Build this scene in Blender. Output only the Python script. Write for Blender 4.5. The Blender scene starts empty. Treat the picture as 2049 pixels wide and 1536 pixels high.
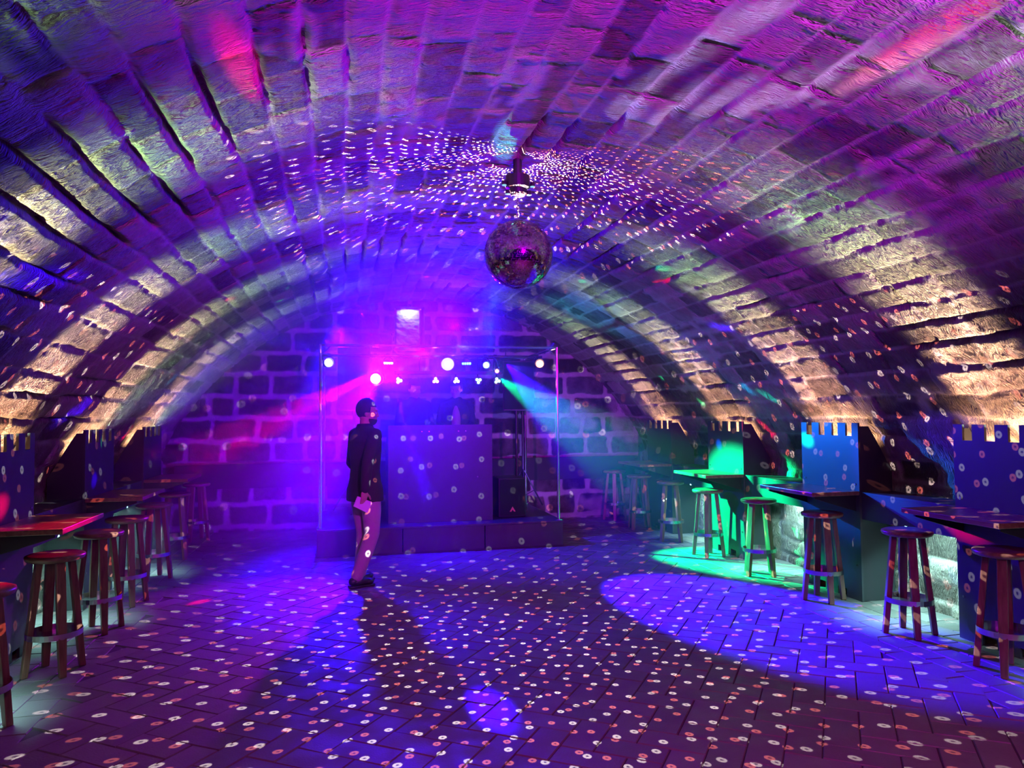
import bpy, bmesh, math, random
import numpy as np
from mathutils import Vector, Matrix

# ------------------------------------------------------------------ camera, world, exposure
random.seed(7)
rng = np.random.RandomState(11)
C = bpy.data.collections.new('club'); bpy.context.scene.collection.children.link(C)
sc = bpy.context.scene
sc.view_settings.view_transform = 'Standard'
sc.view_settings.look = 'None'
sc.view_settings.gamma = 1.0
sc.view_settings.use_curve_mapping = False
sc.view_settings.exposure = 0.0
sc.cycles.use_denoising = True
sc.cycles.max_bounces = 4
sc.cycles.diffuse_bounces = 1
sc.cycles.glossy_bounces = 3
sc.cycles.volume_bounces = 0
sc.cycles.transmission_bounces = 2
sc.cycles.sample_clamp_indirect = 2.0
sc.cycles.caustics_reflective = False
sc.cycles.caustics_refractive = False
sc.cycles.use_light_tree = True
sc.cycles.volume_step_rate = 4.0

CAM_H = 1.63
YAW, PITCH, ROLL = math.atan(336 / 1500), math.atan(61 / 1500), math.radians(0.52)
fw = Vector((math.sin(YAW) * math.cos(PITCH), math.cos(YAW) * math.cos(PITCH), math.sin(PITCH)))
r0 = Vector((math.cos(YAW), -math.sin(YAW), 0)); u0 = r0.cross(fw)
rt = r0 * math.cos(ROLL) - u0 * math.sin(ROLL)
up = u0 * math.cos(ROLL) + r0 * math.sin(ROLL)
cam = bpy.data.cameras.new('camera'); camo = bpy.data.objects.new('camera', cam); C.objects.link(camo)
cam.sensor_width = 36.0; cam.lens = 36.0 * 1500 / 2049; cam.clip_start = 0.05
camo.matrix_world = Matrix(((rt.x, up.x, -fw.x, 0), (rt.y, up.y, -fw.y, 0), (rt.z, up.z, -fw.z, CAM_H), (0, 0, 0, 1)))
sc.camera = camo

w = bpy.data.worlds.new('world'); sc.world = w; w.use_nodes = True
w.node_tree.nodes['Background'].inputs[0].default_value = (0.25, 0.12, 0.5, 1)
w.node_tree.nodes['Background'].inputs[1].default_value = 0.01

# ------------------------------------------------------------------ room numbers
XC = 1.1            # centre line of the vault
RV = 4.0            # vault radius
ZV = -0.65          # height of the vault's centre
ZS = 1.12           # springing height
XW = math.sqrt(RV * RV - (ZS - ZV) ** 2)   # half width at the springing
YB = 11.35          # back wall
YF = -3.0           # wall behind the camera
FR = 4.33           # plane of the right column panels
FL = -2.17          # plane of the left column panels
COL_R = [10.3, 8.42, 6.5, 4.64, 2.76]      # far edge of each right column
COL_L = [9.85, 7.92, 6.02, 4.12, 2.22]
CW = 0.82
BALL = Vector((1.15, 4.9, 2.71)); BR = 0.232


# ------------------------------------------------------------------ lights
def link(o, parent=None):
    C.objects.link(o)
    if parent is not None:
        o.parent = parent
    return o


def aim(o, tgt):
    d = (Vector(tgt) - o.location).normalized()
    o.rotation_euler = d.to_track_quat('-Z', 'Y').to_euler()


def spot(name, loc, tgt, power, col, deg, blend=0.3, size=0.0):
    l = bpy.data.lights.new(name, 'SPOT'); l.energy = power; l.color = col
    l.spot_size = math.radians(deg); l.spot_blend = blend; l.shadow_soft_size = size
    o = bpy.data.objects.new(name, l); o.location = loc; aim(o, tgt)
    return link(o)


def area(name, loc, tgt, power, col, sx, sy, spread=180):
    l = bpy.data.lights.new(name, 'AREA'); l.energy = power; l.color = col
    l.shape = 'RECTANGLE'; l.size = sx; l.size_y = sy; l.spread = math.radians(spread)
    o = bpy.data.objects.new(name, l); o.location = loc; aim(o, tgt)
    return link(o)


def point(name, loc, power, col, size=0.0):
    l = bpy.data.lights.new(name, 'POINT'); l.energy = power; l.color = col; l.shadow_soft_size = size
    o = bpy.data.objects.new(name, l); o.location = loc
    return link(o)


class NB:
    """small node-building helper"""
    def __init__(s, nt):
        s.nt = nt; s.n = nt.nodes; s.l = nt.links

    def put(s, inp, v):
        if hasattr(v, 'is_linked') or hasattr(v, 'links'):
            s.l.new(v, inp)
        else:
            inp.default_value = v

    def m(s, op, a, b=None, c=None, clamp=False):
        n = s.n.new('ShaderNodeMath'); n.operation = op; n.use_clamp = clamp
        s.put(n.inputs[0], a)
        if b is not None: s.put(n.inputs[1], b)
        if c is not None: s.put(n.inputs[2], c)
        return n.outputs[0]

    def v(s, op, a, b=None, scale=None):
        n = s.n.new('ShaderNodeVectorMath'); n.operation = op
        s.put(n.inputs[0], a)
        if b is not None: s.put(n.inputs[1], b)
        if scale is not None: s.put(n.inputs['Scale'], scale)
        return n.outputs['Value'] if op in ('DOT_PRODUCT', 'LENGTH', 'DISTANCE') else n.outputs[0]

    def sep(s, a):
        n = s.n.new('ShaderNodeSeparateXYZ'); s.put(n.inputs[0], a); return n.outputs

    def comb(s, x, y, z):
        n = s.n.new('ShaderNodeCombineXYZ')
        for i, q in enumerate((x, y, z)): s.put(n.inputs[i], q)
        return n.outputs[0]

    def mr(s, val, a, b, c=0.0, d=1.0, smooth=True):
        n = s.n.new('ShaderNodeMapRange'); n.interpolation_type = 'SMOOTHSTEP' if smooth else 'LINEAR'
        s.put(n.inputs[0], val)
        for i, q in enumerate((a, b, c, d)): s.put(n.inputs[i + 1], q)
        return n.outputs[0]

    def ramp(s, fac, stops, mode='LINEAR'):
        n = s.n.new('ShaderNodeValToRGB'); n.color_ramp.interpolation = mode
        e = n.color_ramp.elements
        while len(e) > 1: e.remove(e[-1])
        e[0].position = stops[0][0]; e[0].color = (*stops[0][1], 1)
        for p, c in stops[1:]:
            x = e.new(p); x.color = (*c, 1)
        s.put(n.inputs[0], fac)
        return n.outputs[0]

    def noise(s, vec, scale, detail=2, rough=0.5):
        n = s.n.new('ShaderNodeTexNoise'); s.put(n.inputs['Vector'], vec)
        n.inputs['Scale'].default_value = scale; n.inputs['Detail'].default_value = detail
        n.inputs['Roughness'].default_value = rough
        return n.outputs['Fac']


def light_dir(l):
    """direction in which this lamp is being looked along (lamp -> lit point)"""
    l.use_nodes = True; nt = l.node_tree; nt.nodes.clear()
    b = NB(nt)
    g = b.n.new('ShaderNodeNewGeometry')
    em = b.n.new('ShaderNodeEmission'); out = b.n.new('ShaderNodeOutputLight')
    b.l.new(em.outputs[0], out.inputs[0])
    return b, g.outputs['Incoming'], em


def dot_pattern(b, w, lamp, delta, rad, seed, up=False):
    """beams thrown by the mirror tiles of the ball when lit from the unit direction lamp"""
    L = tuple(lamp)
    n = b.v('NORMALIZE', b.v('ADD', w, L))
    x, y, z = b.sep(n)[:3]
    row = b.m('FLOOR', b.m('DIVIDE', b.m('ARCSINE', z), delta))
    latc = b.m('MULTIPLY', b.m('ADD', row, 0.5), delta)
    cl = b.m('COSINE', latc)
    ncol = b.m('MAXIMUM', b.m('FLOOR', b.m('MULTIPLY', cl, 2 * math.pi / delta)), 1.0)
    off = b.m('MULTIPLY', row, 0.37)
    u = b.m('ADD', b.m('MULTIPLY', b.m('ADD', b.m('DIVIDE', b.m('ARCTAN2', y, x), 2 * math.pi), 0.5), ncol), off)
    col = b.m('FLOOR', u)
    wn = b.n.new('ShaderNodeTexWhiteNoise'); wn.noise_dimensions = '3D'
    b.put(wn.inputs['Vector'], b.comb(row, col, float(seed)))
    j = b.sep(wn.outputs['Color'])
    cc = b.m('ADD', b.m('ADD', col, 0.5), b.m('MULTIPLY', b.m('SUBTRACT', j[0], 0.5), 0.34))
    lon = b.m('MULTIPLY', b.m('SUBTRACT', b.m('DIVIDE', b.m('SUBTRACT', cc, off), ncol), 0.5), 2 * math.pi)
    lat = b.m('ADD', latc, b.m('MULTIPLY', b.m('SUBTRACT', j[1], 0.5), delta * 0.34))
    cl2 = b.m('COSINE', lat)
    nc = b.comb(b.m('MULTIPLY', cl2, b.m('COSINE', lon)), b.m('MULTIPLY', cl2, b.m('SINE', lon)), b.m('SINE', lat))
    nl = b.v('DOT_PRODUCT', nc, L)
    wc = b.v('SUBTRACT', b.v('SCALE', nc, scale=b.m('MULTIPLY', nl, 2.0)), L)
    d = b.v('DISTANCE', w, wc)
    lo_, hi_ = (0.52, 0.66) if up else (0.36, 0.50)
    g = b.m('MULTIPLY', b.m('MULTIPLY', nl, 1.3), b.mr(nl, lo_, hi_))   # a tile turned away from the lamp catches less light
    if up:                                          # near the vault a beam is still about one tile wide
        dv = b.m('DIVIDE', 0.62, b.m('MAXIMUM', b.sep(w)[2], 0.12))
        f = b.m('DIVIDE', dv, b.m('ADD', dv, 0.42))
        g = b.m('MULTIPLY', g, f); d = b.m('MULTIPLY', d, f)
    inside = b.m('MULTIPLY', b.mr(d, rad, rad * 0.78), g)
    hole = b.mr(d, rad * 0.15, rad * 0.42, 0.12, 1.0)
    front = b.m('GREATER_THAN', nl, 0.03)
    keep = b.m('GREATER_THAN', j[2], 0.12)
    return b.m('MULTIPLY', b.m('MULTIPLY', inside, hole), b.m('MULTIPLY', front, keep))


PIN_W = Vector((-0.19, 9.7, 2.30)); PIN_R = Vector((2.55, 9.5, 2.30))
LW = (PIN_W - BALL).normalized(); LR = (PIN_R - BALL).normalized()
for nm, dz in (('mirror_ball_reflections_down', -1), ('mirror_ball_reflections_up', 1)):
    po = point(nm, BALL + Vector((0.03 if dz > 0 else 0, -0.02 if dz > 0 else 0, dz * (BR + 0.014))), 2600, (1, 1, 1))
    b, inc, em = light_dir(po.data)
    half = b.m('GREATER_THAN', b.m('MULTIPLY', b.sep(inc)[2], float(dz)), 0.0)
    a1 = b.m('MULTIPLY', dot_pattern(b, inc, LW, 0.037, 0.0084, 1, dz > 0), half)
    a2 = b.m('MULTIPLY', dot_pattern(b, inc, LR, 0.037, 0.0080, 5, dz > 0), half)
    c1 = b.v('SCALE', (1.0, 0.90, 0.95), scale=a1)
    c2 = b.v('SCALE', (0.9, 0.20, 0.17), scale=a2)
    b.put(em.inputs[0], b.v('ADD', c1, c2)); em.inputs[1].default_value = 0.62


def gobo(name, loc, power, beams, soft=0.35):
    """one effect lamp that throws several coloured beams: (target, radius at the target, colour, gain)"""
    po = point(name, loc, power, (1, 1, 1))
    b, inc, em = light_dir(po.data)
    acc = None
    for tgt, rad, col, gain in beams:
        dv = Vector(tgt) - Vector(loc); dist = dv.length; dv.normalize()
        r = rad / dist
        d = b.v('DISTANCE', inc, tuple(dv))
        t = b.mr(d, r, r * soft)
        c = b.v('SCALE', tuple(q * gain * dist * dist / 4.0 for q in col), scale=t)
        acc = c if acc is None else b.v('ADD', acc, c)
    b.put(em.inputs[0], acc); em.inputs[1].default_value = 1.0
    return po


GREEN = (0.0, 1.0, 0.30); BLUE = (0.03, 0.0, 1.0); RED = (1.0, 0.0, 0.08); CYAN = (0.0, 0.75, 0.9); MAG = (0.9, 0.0, 0.6)

# the four-colour effect lamps on the stage bar
gobo('derby_light_left', (0.55, 9.62, 2.24), 900, [
    ((-1.03, 7.45, 2.73), 0.05, RED, .9), ((-0.7, 8.73, 2.92), 0.05, GREEN, .6), ((-0.56, 8.23, 2.99), 0.05, GREEN, .5),
    ((-1.86, 8.91, 2.05), 0.09, (0, .3, .9), .6), ((-2.1, 6.82, 1.70), 0.13, BLUE, 1.6), ((-1.54, 4.36, 2.36), 0.13, BLUE, 2.2),
    ((-2.17, 7.6, 1.42), 0.08, GREEN, .7), ((-2.17, 7.35, 1.08), 0.08, BLUE, 1.5), ((-2.17, 5.45, 1.05), 0.11, RED, 1.6),
    ((-1.85, 5.3, 0.95), 0.30, RED, 1.2), ((-1.25, 7.15, 0.0), 0.09, RED, 1.6), ((-1.9, 4.4, .74), 0.2, RED, 1.2),
    ((-0.8, 6.38, 0.0), 0.11, BLUE, 1.4), ((0.80, 4.18, 0.0), 0.16, BLUE, 2.6),
    ((1.0, 9.3, 3.34), 0.05, (1, 0, .5), 1.0), ((-2.0, 9.0, 1.55), 0.08, RED, 1.0), ((-0.39, 3.3, 3.05), 0.09, RED, 1.5)])
# white blade of light across the right of the vault
gobo('white_blade_light', (1.3, 9.60, 2.34), 800, [((x_, y_, z_), 0.085, (0.55, 0.50, 0.85), g_) for x_, y_, z_, g_ in
     ((1.58, 4.01, 3.32, .5), (1.76, 3.80, 3.29, .9), (1.92, 3.62, 3.26, 1.0), (2.08, 3.40, 3.23, 1.1), (2.2, 3.15, 3.19, 1.2), (2.34, 2.92, 3.15, 1.2), (2.5, 2.7, 3.09, 1.2), (2.62, 2.48, 3.05, 1.2),
      (1.47, 4.5, 3.33, .6), (1.50, 3.95, 3.33, .7), (1.56, 3.5, 3.33, .7), (1.62, 3.15, 3.32, .7), (1.69, 2.85, 3.31, .7), (1.76, 2.55, 3.3, .7))], 0.2)
gobo('derby_light_right', (1.82, 9.62, 2.20), 800, [
    ((2.84, 6.41, 2.95), 0.06, GREEN, .9), ((2.55, 7.82, 3.08), 0.05, GREEN, .7), ((2.97, 6.69, 2.89), 0.05, RED, 1.2),
    ((4.01, 9.1, 2.09), 0.04, GREEN, 1.0), ((4.11, 9.4, 1.98), 0.04, GREEN, 1.0), ((4.29, 8.55, 1.76), 0.06, GREEN, 1.2),
    ((3.61, 6.73, 2.47), 0.09, BLUE, 1.6), ((4.20, 7.25, 1.88), 0.08, (0, .35, .9), 1.0), ((4.25, 7.0, 1.80), 0.08, (0, .7, .5), 1.0),
    ((4.33, 7.6, 1.50), 0.10, RED, 1.3), ((4.33, 8.15, 1.25), 0.08, (0, .1, 1), 2.2), ((4.33, 6.42, 1.36), 0.09, GREEN, 1.8),
    ((4.33, 4.6, .80), 0.13, RED, 1.8), ((2.33, 2.75, 3.15), 0.09, RED, 1.5), ((1.0, 4.61, 3.35), 0.10, (.1, .8, .6), .8),
    ((4.23, 10.6, 1.7), 0.14, BLUE, 1.0)])

# wash lights of the stage bar, with added fill spots among them
spot('indigo_column_light', (2.1, 9.7, 2.30), (4.33, 4.3, 0.9), 2600, (0.04, 0.0, 1.0), 15, 0.5)
spot('blue_wash_light', (2.1, 9.7, 2.30), (3.15, 5.9, 0.0), 17000, (0.03, 0.0, 1.0), 24, 0.35, 0.02)
spot('green_wash_light', (1.98, 9.6, 2.10), (4.25, 7.7, 0.35), 11000, (0.0, 1.0, 0.34), 32, 0.45, 0.02)
spot('azure_wash_light', (1.97, 9.6, 2.10), (4.33, 6.15, 1.1), 2600, (0.0, 0.14, 1.0), 15, 0.5, 0.02)
spot('cyan_wash_light', (1.75, 9.6, 2.12), (3.0, 8.9, 2.95), 90, (0.0, 0.75, 1.0), 46, 0.9, 0.02)
spot('azure_vault_light', (1.75, 9.6, 2.12), (3.6, 7.6, 2.7), 300, (0.05, 0.12, 1.0), 62, 0.9, 0.02)
spot('magenta_wash_light', (0.39, 9.55, 2.09), (1.25, 4.0, 3.30), 500, (0.46, 0.0, 1.0), 52, 0.9, 0.03)
spot('purple_vault_fill', (1.35, -0.9, 2.72), (1.25, 4.4, 3.32), 3000, (0.54, 0.0, 0.95), 66, 0.9, 0.03)  # added out of view behind the camera to turn the vault purple
spot('blue_haze_fill', (-0.22, 8.75, 2.50), (1.3, 8.75, 0.9), 2000, (0.02, 0.0, 1.0), 70, 1.0, 0.0)  # added to light the haze before the booth; no lamp hangs here
spot('blue_haze_fill_right', (2.5, 8.75, 2.50), (0.9, 8.75, 1.0), 1000, (0.02, 0.0, 1.0), 66, 1.0, 0.0)  # second added spot for the booth haze, from the other side
spot('blue_haze_fill_front', (0.1, 8.3, 2.75), (0.45, 7.6, 0.9), 120, (0.02, 0.0, 1.0), 60, 1.0, 0.0)  # likewise added, for the haze further forward
spot('blue_front_fill', (1.0, 9.62, 2.42), (0.6, 7.3, 2.35), 2200, (0.02, 0.0, 1.0), 46, 1.0, 0.05)  # extra spot added to brighten the haze in front of the booth
spot('pink_wash_light', (1.15, 9.6, 2.08), (1.1, 5.2, 3.35), 60, (0.6, 0.02, 1.0), 44, 0.9, 0.03)
spot('violet_floor_light', (0.39, 9.55, 2.09), (-1.1, 6.5, 0.0), 900, (0.45, 0.0, 1.0), 44, 0.7, 0.03)
spot('blue_haze_light', (-0.1, 10.9, 2.9), (0.5, 8.6, 0.3), 7000, (0.02, 0.0, 1.0), 60, 0.8, 0.1)
spot('blue_haze_light_right', (1.6, 10.9, 2.9), (1.0, 7.6, 3.1), 5000, (0.02, 0.0, 1.0), 60, 1.0, 0.1)
# low flood lamps standing on the stage, turned to the back wall
spot('blue_back_light', (-0.2, 9.6, 0.6), (-0.9, 11.35, 2.0), 600, (0.10, 0.0, 1.0), 150, 0.9, 0.1)
spot('violet_back_light', (2.6, 9.6, 0.6), (3.0, 11.35, 1.8), 140, (0.22, 0.08, 1.0), 140, 0.9, 0.1)
# magenta fill for the near floor, added out of view without a lamp
spot('magenta_floor_fill', (0.2, -0.9, 2.66), (0.6, 1.9, 0.0), 330, (0.75, 0.02, 0.50), 84, 1.0)
spot('magenta_floor_fill_right', (2.2, -0.9, 2.66), (2.4, 2.0, 0.0), 330, (0.70, 0.02, 0.60), 84, 1.0)


# ------------------------------------------------------------------ helpers
def tag(o, label=None, cat=None, group=None, kind=None):
    if label: o['label'] = label
    if cat: o['category'] = cat
    if group: o['group'] = group
    if kind: o['kind'] = kind
    return o


def empty(name, loc=(0, 0, 0), rz=0.0):
    o = bpy.data.objects.new(name, None); o.location = loc; o.rotation_euler = (0, 0, rz); o.empty_display_size = 0.1
    return link(o)


def copy_tree(o, parent=None):
    c = o.copy(); link(c, parent)
    for ch in list(o.children): copy_tree(ch, c)
    return c


class MB:
    def __init__(s): s.bm = bmesh.new()

    def box(s, c, d, rot=None, bevel=0.0, taper=None):
        r = bmesh.ops.create_cube(s.bm, size=1.0); vs = r['verts']
        for v in vs:
            v.co = Vector((v.co.x * d[0], v.co.y * d[1], v.co.z * d[2]))
            if taper and v.co.z < 0: v.co.x *= taper; v.co.y *= taper
        if rot is not None: bmesh.ops.rotate(s.bm, verts=vs, matrix=rot)
        bmesh.ops.translate(s.bm, verts=vs, vec=c)
        if bevel:
            es = list({e for v in vs for e in v.link_edges})
            bmesh.ops.bevel(s.bm, geom=es, offset=bevel, segments=2, affect='EDGES', profile=0.5)
        return s

    def cyl(s, p0, p1, r0, r1=None, n=16, cap=True):
        p0, p1 = Vector(p0), Vector(p1); d = p1 - p0; r1 = r0 if r1 is None else r1
        m = Matrix.Translation((p0 + p1) / 2) @ d.to_track_quat('Z', 'Y').to_matrix().to_4x4()
        bmesh.ops.create_cone(s.bm, cap_ends=cap, segments=n, radius1=r0, radius2=r1, depth=d.length, matrix=m)
        return s

    def lathe(s, prof, n=32, mtx=None):
        rings = []
        for r, z in prof:
            ring = []
            for i in range(n):
                a = 2 * math.pi * i / n
                co = Vector((r * math.cos(a), r * math.sin(a), z))
                ring.append(s.bm.verts.new(mtx @ co if mtx else co))
            rings.append(ring)
        for a, b2 in zip(rings, rings[1:]):
            for i in range(n):
                s.bm.faces.new((a[i], a[(i + 1) % n], b2[(i + 1) % n], b2[i]))
        if prof[0][0] > 1e-5: s.bm.faces.new(rings[0][::-1])
        if prof[-1][0] > 1e-5: s.bm.faces.new(rings[-1])
        return s

    def prism(s, pts, vec, to3):
        a = [s.bm.verts.new(to3(*p)) for p in pts]
        f = s.bm.faces.new(a)
        r = bmesh.ops.extrude_face_region(s.bm, geom=[f])
        bmesh.ops.translate(s.bm, verts=[e for e in r['geom'] if isinstance(e, bmesh.types.BMVert)], vec=vec)
        return s

    def tube(s, pts, r, n=8):
        for a, b2 in zip(pts, pts[1:]): s.cyl(a, b2, r, r, n)
        return s

    def sphere(s, c, r, sc_=(1, 1, 1), u=16, v=10):
        m = Matrix.Translation(c) @ Matrix.Diagonal((r * sc_[0], r * sc_[1], r * sc_[2], 1))
        bmesh.ops.create_uvsphere(s.bm, u_segments=u, v_segments=v, radius=1.0, matrix=m)
        return s

    def build(s, name, mat, parent=None, smooth=False, bevel=0.0, loc=None):
        bmesh.ops.remove_doubles(s.bm, verts=s.bm.verts, dist=1e-6)
        bmesh.ops.recalc_face_normals(s.bm, faces=s.bm.faces)
        me = bpy.data.meshes.new(name); s.bm.to_mesh(me); s.bm.free()
        if mat: me.materials.append(mat)
        if smooth:
            me.polygons.foreach_set('use_smooth', [True] * len(me.polygons))
        o = bpy.data.objects.new(name, me)
        if loc is not None: o.location = loc
        link(o, parent)
        if bevel:
            md = o.modifiers.new('bevel', 'BEVEL'); md.width = bevel; md.segments = 2; md.limit_method = 'ANGLE'
        return o


def mat(name, col, rough=0.6, metal=0.0, emit=None, estr=0.0, bump=0.0, bscale=60, spec=0.5, vary=0.0, vscale=3.0):
    m = bpy.data.materials.new(name); m.use_nodes = True
    b = NB(m.node_tree); p = m.node_tree.nodes['Principled BSDF']
    p.inputs['Base Color'].default_value = (*col, 1); p.inputs['Roughness'].default_value = rough
    p.inputs['Metallic'].default_value = metal
    p.inputs['Specular IOR Level'].default_value = spec
    if emit:
        p.inputs['Emission Color'].default_value = (*emit, 1); p.inputs['Emission Strength'].default_value = estr
    if bump or vary:
        tc = b.n.new('ShaderNodeTexCoord').outputs['Object']
    if vary:
        f = b.noise(tc, vscale, 4)
        lo = tuple(max(0, q * (1 - vary)) for q in col); hi = tuple(min(1, q * (1 + vary)) for q in col)
        b.put(p.inputs['Base Color'], b.ramp(f, [(0.3, lo), (0.7, hi)]))
    if bump:
        bn = b.n.new('ShaderNodeBump'); bn.inputs['Strength'].default_value = bump; bn.inputs['Distance'].default_value = 0.01
        b.put(bn.inputs['Height'], b.noise(tc, bscale, 3)); b.put(p.inputs['Normal'], bn.outputs[0])
    return m


def wood_mat(name, dark, light, rough=0.35, axis='x'):
    m = bpy.data.materials.new(name); m.use_nodes = True
    b = NB(m.node_tree); p = m.node_tree.nodes['Principled BSDF']
    mp = b.n.new('ShaderNodeMapping'); b.put(mp.inputs[0], b.n.new('ShaderNodeTexCoord').outputs['Object'])
    sc_ = {'x': (1.2, 14, 14), 'y': (14, 1.2, 14), 'z': (14, 14, 1.2)}[axis]
    mp.inputs['Scale'].default_value = sc_
    f = b.noise(mp.outputs[0], 3.0, 5, 0.6)
    b.put(p.inputs['Base Color'], b.ramp(f, [(0.3, dark), (0.7, light)]))
    p.inputs['Roughness'].default_value = rough
    bn = b.n.new('ShaderNodeBump'); bn.inputs['Strength'].default_value = 0.15; bn.inputs['Distance'].default_value = 0.004
    b.put(bn.inputs['Height'], f); b.put(p.inputs['Normal'], bn.outputs[0])
    return m


def stone_mat(name, stone_lo, stone_hi, mortar, tool=(9, 42), bump=0.5, dist=0.02):
    """per stone tone and mortar come from mesh attributes; tooling marks from a bump in wall coordinates"""
    m = bpy.data.materials.new(name); m.use_nodes = True
    b = NB(m.node_tree); p = m.node_tree.nodes['Principled BSDF']
    at = b.n.new('ShaderNodeAttribute'); at.attribute_name = 'tone'
    am = b.n.new('ShaderNodeAttribute'); am.attribute_name = 'mortar'
    uv = b.n.new('ShaderNodeAttribute'); uv.attribute_name = 'wall_uv'
    tc = uv.outputs['Vector']
    base = b.ramp(b.m('ADD', at.outputs['Fac'], b.m('MULTIPLY', b.m('SUBTRACT', b.noise(tc, 7, 5, .65), .5), 0.9)), [(0.1, stone_lo), (0.9, stone_hi)])
    mix = b.n.new('ShaderNodeMix'); mix.data_type = 'RGBA'
    b.put(mix.inputs[0], am.outputs['Fac']); b.put(mix.inputs[6], base); mix.inputs[7].default_value = (*mortar, 1)
    b.put(p.inputs['Base Color'], mix.outputs[2])
    p.inputs['Roughness'].default_value = 0.85; p.inputs['Specular IOR Level'].default_value = 0.25
    mp = b.n.new('ShaderNodeMapping'); b.put(mp.inputs[0], tc); mp.inputs['Scale'].default_value = (tool[0], tool[1], 1)
    warp = b.v('ADD', mp.outputs[0], b.v('SCALE', b.comb(0.0, b.noise(tc, 4, 3), 0.0), scale=5.0))
    rg = b.m('MULTIPLY', b.m('ABSOLUTE', b.m('SUBTRACT', b.noise(warp, 1.0, 3, 0.55), 0.5)), 2.6)
    h1 = b.m('MULTIPLY', rg, b.m('SUBTRACT', 1.0, b.m('MULTIPLY', am.outputs['Fac'], 0.7)))
    h2 = b.m('MULTIPLY', b.noise(tc, 45, 4, 0.6), 0.5)
    bn = b.n.new('ShaderNodeBump'); bn.inputs['Strength'].default_value = bump; bn.inputs['Distance'].default_value = dist
    b.put(bn.inputs['Height'], b.m('ADD', h1, h2)); b.put(p.inputs['Normal'], bn.outputs[0])
    return m


M = {}
M['vault'] = stone_mat('vault_stone', (0.12, 0.085, 0.07), (0.42, 0.32, 0.26), (0.48, 0.37, 0.32), bump=1.0, dist=0.045)
M['back'] = stone_mat('back_wall_stone', (0.035, 0.03, 0.03), (0.16, 0.13, 0.12), (0.42, 0.37, 0.35), tool=(30, 50), bump=0.7)
M['pale'] = mat('pale_niche_stone', (0.72, 0.72, 0.68), 0.9, bump=1.0, bscale=16)
M['paver'] = None
M['panel'] = mat('black_panel', (0.05, 0.05, 0.06), 0.55, bump=0.05, bscale=120, vary=0.15)
M['panel_blue'] = mat('blue_lacquer_panel', (0.05, 0.05, 0.056), 0.42, spec=0.35, vary=0.06)
M['side'] = mat('dark_side_panel', (0.032, 0.032, 0.036), 0.5, vary=0.1)
M['table'] = wood_mat('table_wood', (0.13, 0.06, 0.035), (0.30, 0.15, 0.085), 0.3, 'y')
M['stool'] = wood_mat('stool_wood', (0.15, 0.075, 0.045), (0.30, 0.16, 0.10), 0.35, 'z')
M['seatw'] = wood_mat('seat_wood', (0.14, 0.07, 0.04), (0.28, 0.15, 0.09), 0.28, 'x')
M['steel'] = mat('steel_band', (0.62, 0.62, 0.64), 0.22, 1.0)
M['black'] = mat('black_plastic', (0.015, 0.015, 0.018), 0.45)
M['matte'] = mat('matte_black', (0.02, 0.02, 0.024), 0.8)
M['grille'] = mat('speaker_grille', (0.012, 0.012, 0.014), 0.5, 0.3, bump=0.6, bscale=420)
M['chrome'] = mat('chrome_tube', (0.85, 0.85, 0.88), 0.12, 1.0)
M['booth'] = mat('booth_board', (0.03, 0.03, 0.035), 0.4, vary=0.2)
M['stage'] = mat('stage_board', (0.045, 0.045, 0.05), 0.35, vary=0.25, bump=0.05, bscale=80)
M['mirror'] = mat('mirror_tile', (0.9, 0.9, 0.92), 0.06, 1.0)
M['skin'] = mat('skin', (0.45, 0.27, 0.19), 0.55)
M['hair'] = mat('hair', (0.03, 0.02, 0.018), 0.6, bump=0.6, bscale=150)
M['jacket'] = mat('dark_jacket', (0.028, 0.028, 0.036), 0.85, bump=0.3, bscale=90)
M['shirt'] = mat('light_shirt', (0.45, 0.45, 0.48), 0.85, bump=0.3, bscale=90)
M['trousers'] = mat('pale_trousers', (0.42, 0.38, 0.36), 0.85, bump=0.4, bscale=70, vary=0.1)
M['shoe'] = mat('shoe_leather', (0.02, 0.02, 0.02), 0.4)
M['paper'] = mat('white_paper', (0.75, 0.75, 0.75), 0.6)


def lamp_mat(name, col, s):
    return mat(name, (0.0, 0.0, 0.0), 0.4, emit=col, estr=s)


def grid_mesh(name, P, attrs, uv, material, keep=None):
    """P: (n, m, 3) points -> one quad mesh with float attributes"""
    n, m_ = P.shape[:2]
    idx = np.arange(n * m_).reshape(n, m_)
    q = np.stack([idx[:-1, :-1], idx[1:, :-1], idx[1:, 1:], idx[:-1, 1:]], -1).reshape(-1, 4)
    if keep is not None:
        q = q[keep.reshape(-1)]
    used = np.unique(q); remap = -np.ones(n * m_, dtype=np.int64); remap[used] = np.arange(len(used))
    q = remap[q]; V = P.reshape(-1, 3)[used]
    me = bpy.data.meshes.new(name)
    me.vertices.add(len(V)); me.vertices.foreach_set('co', V.astype(np.float32).ravel())
    me.loops.add(q.size); me.loops.foreach_set('vertex_index', q.astype(np.int32).ravel())
    me.polygons.add(len(q)); me.polygons.foreach_set('loop_start', (np.arange(len(q)) * 4).astype(np.int32))
    me.polygons.foreach_set('loop_total', np.full(len(q), 4, dtype=np.int32))
    me.polygons.foreach_set('use_smooth', np.ones(len(q), dtype=bool))
    me.update(calc_edges=True); me.validate()
    for k, A in attrs.items():
        a = me.attributes.new(k, 'FLOAT', 'POINT'); a.data.foreach_set('value', A.reshape(-1)[used].astype(np.float32))
    a = me.attributes.new('wall_uv', 'FLOAT_VECTOR', 'POINT')
    a.data.foreach_set('vector', uv.reshape(-1, 3)[used].astype(np.float32).ravel())
    me.materials.append(material)
    o = bpy.data.objects.new(name, me)
    return link(o)


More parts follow.
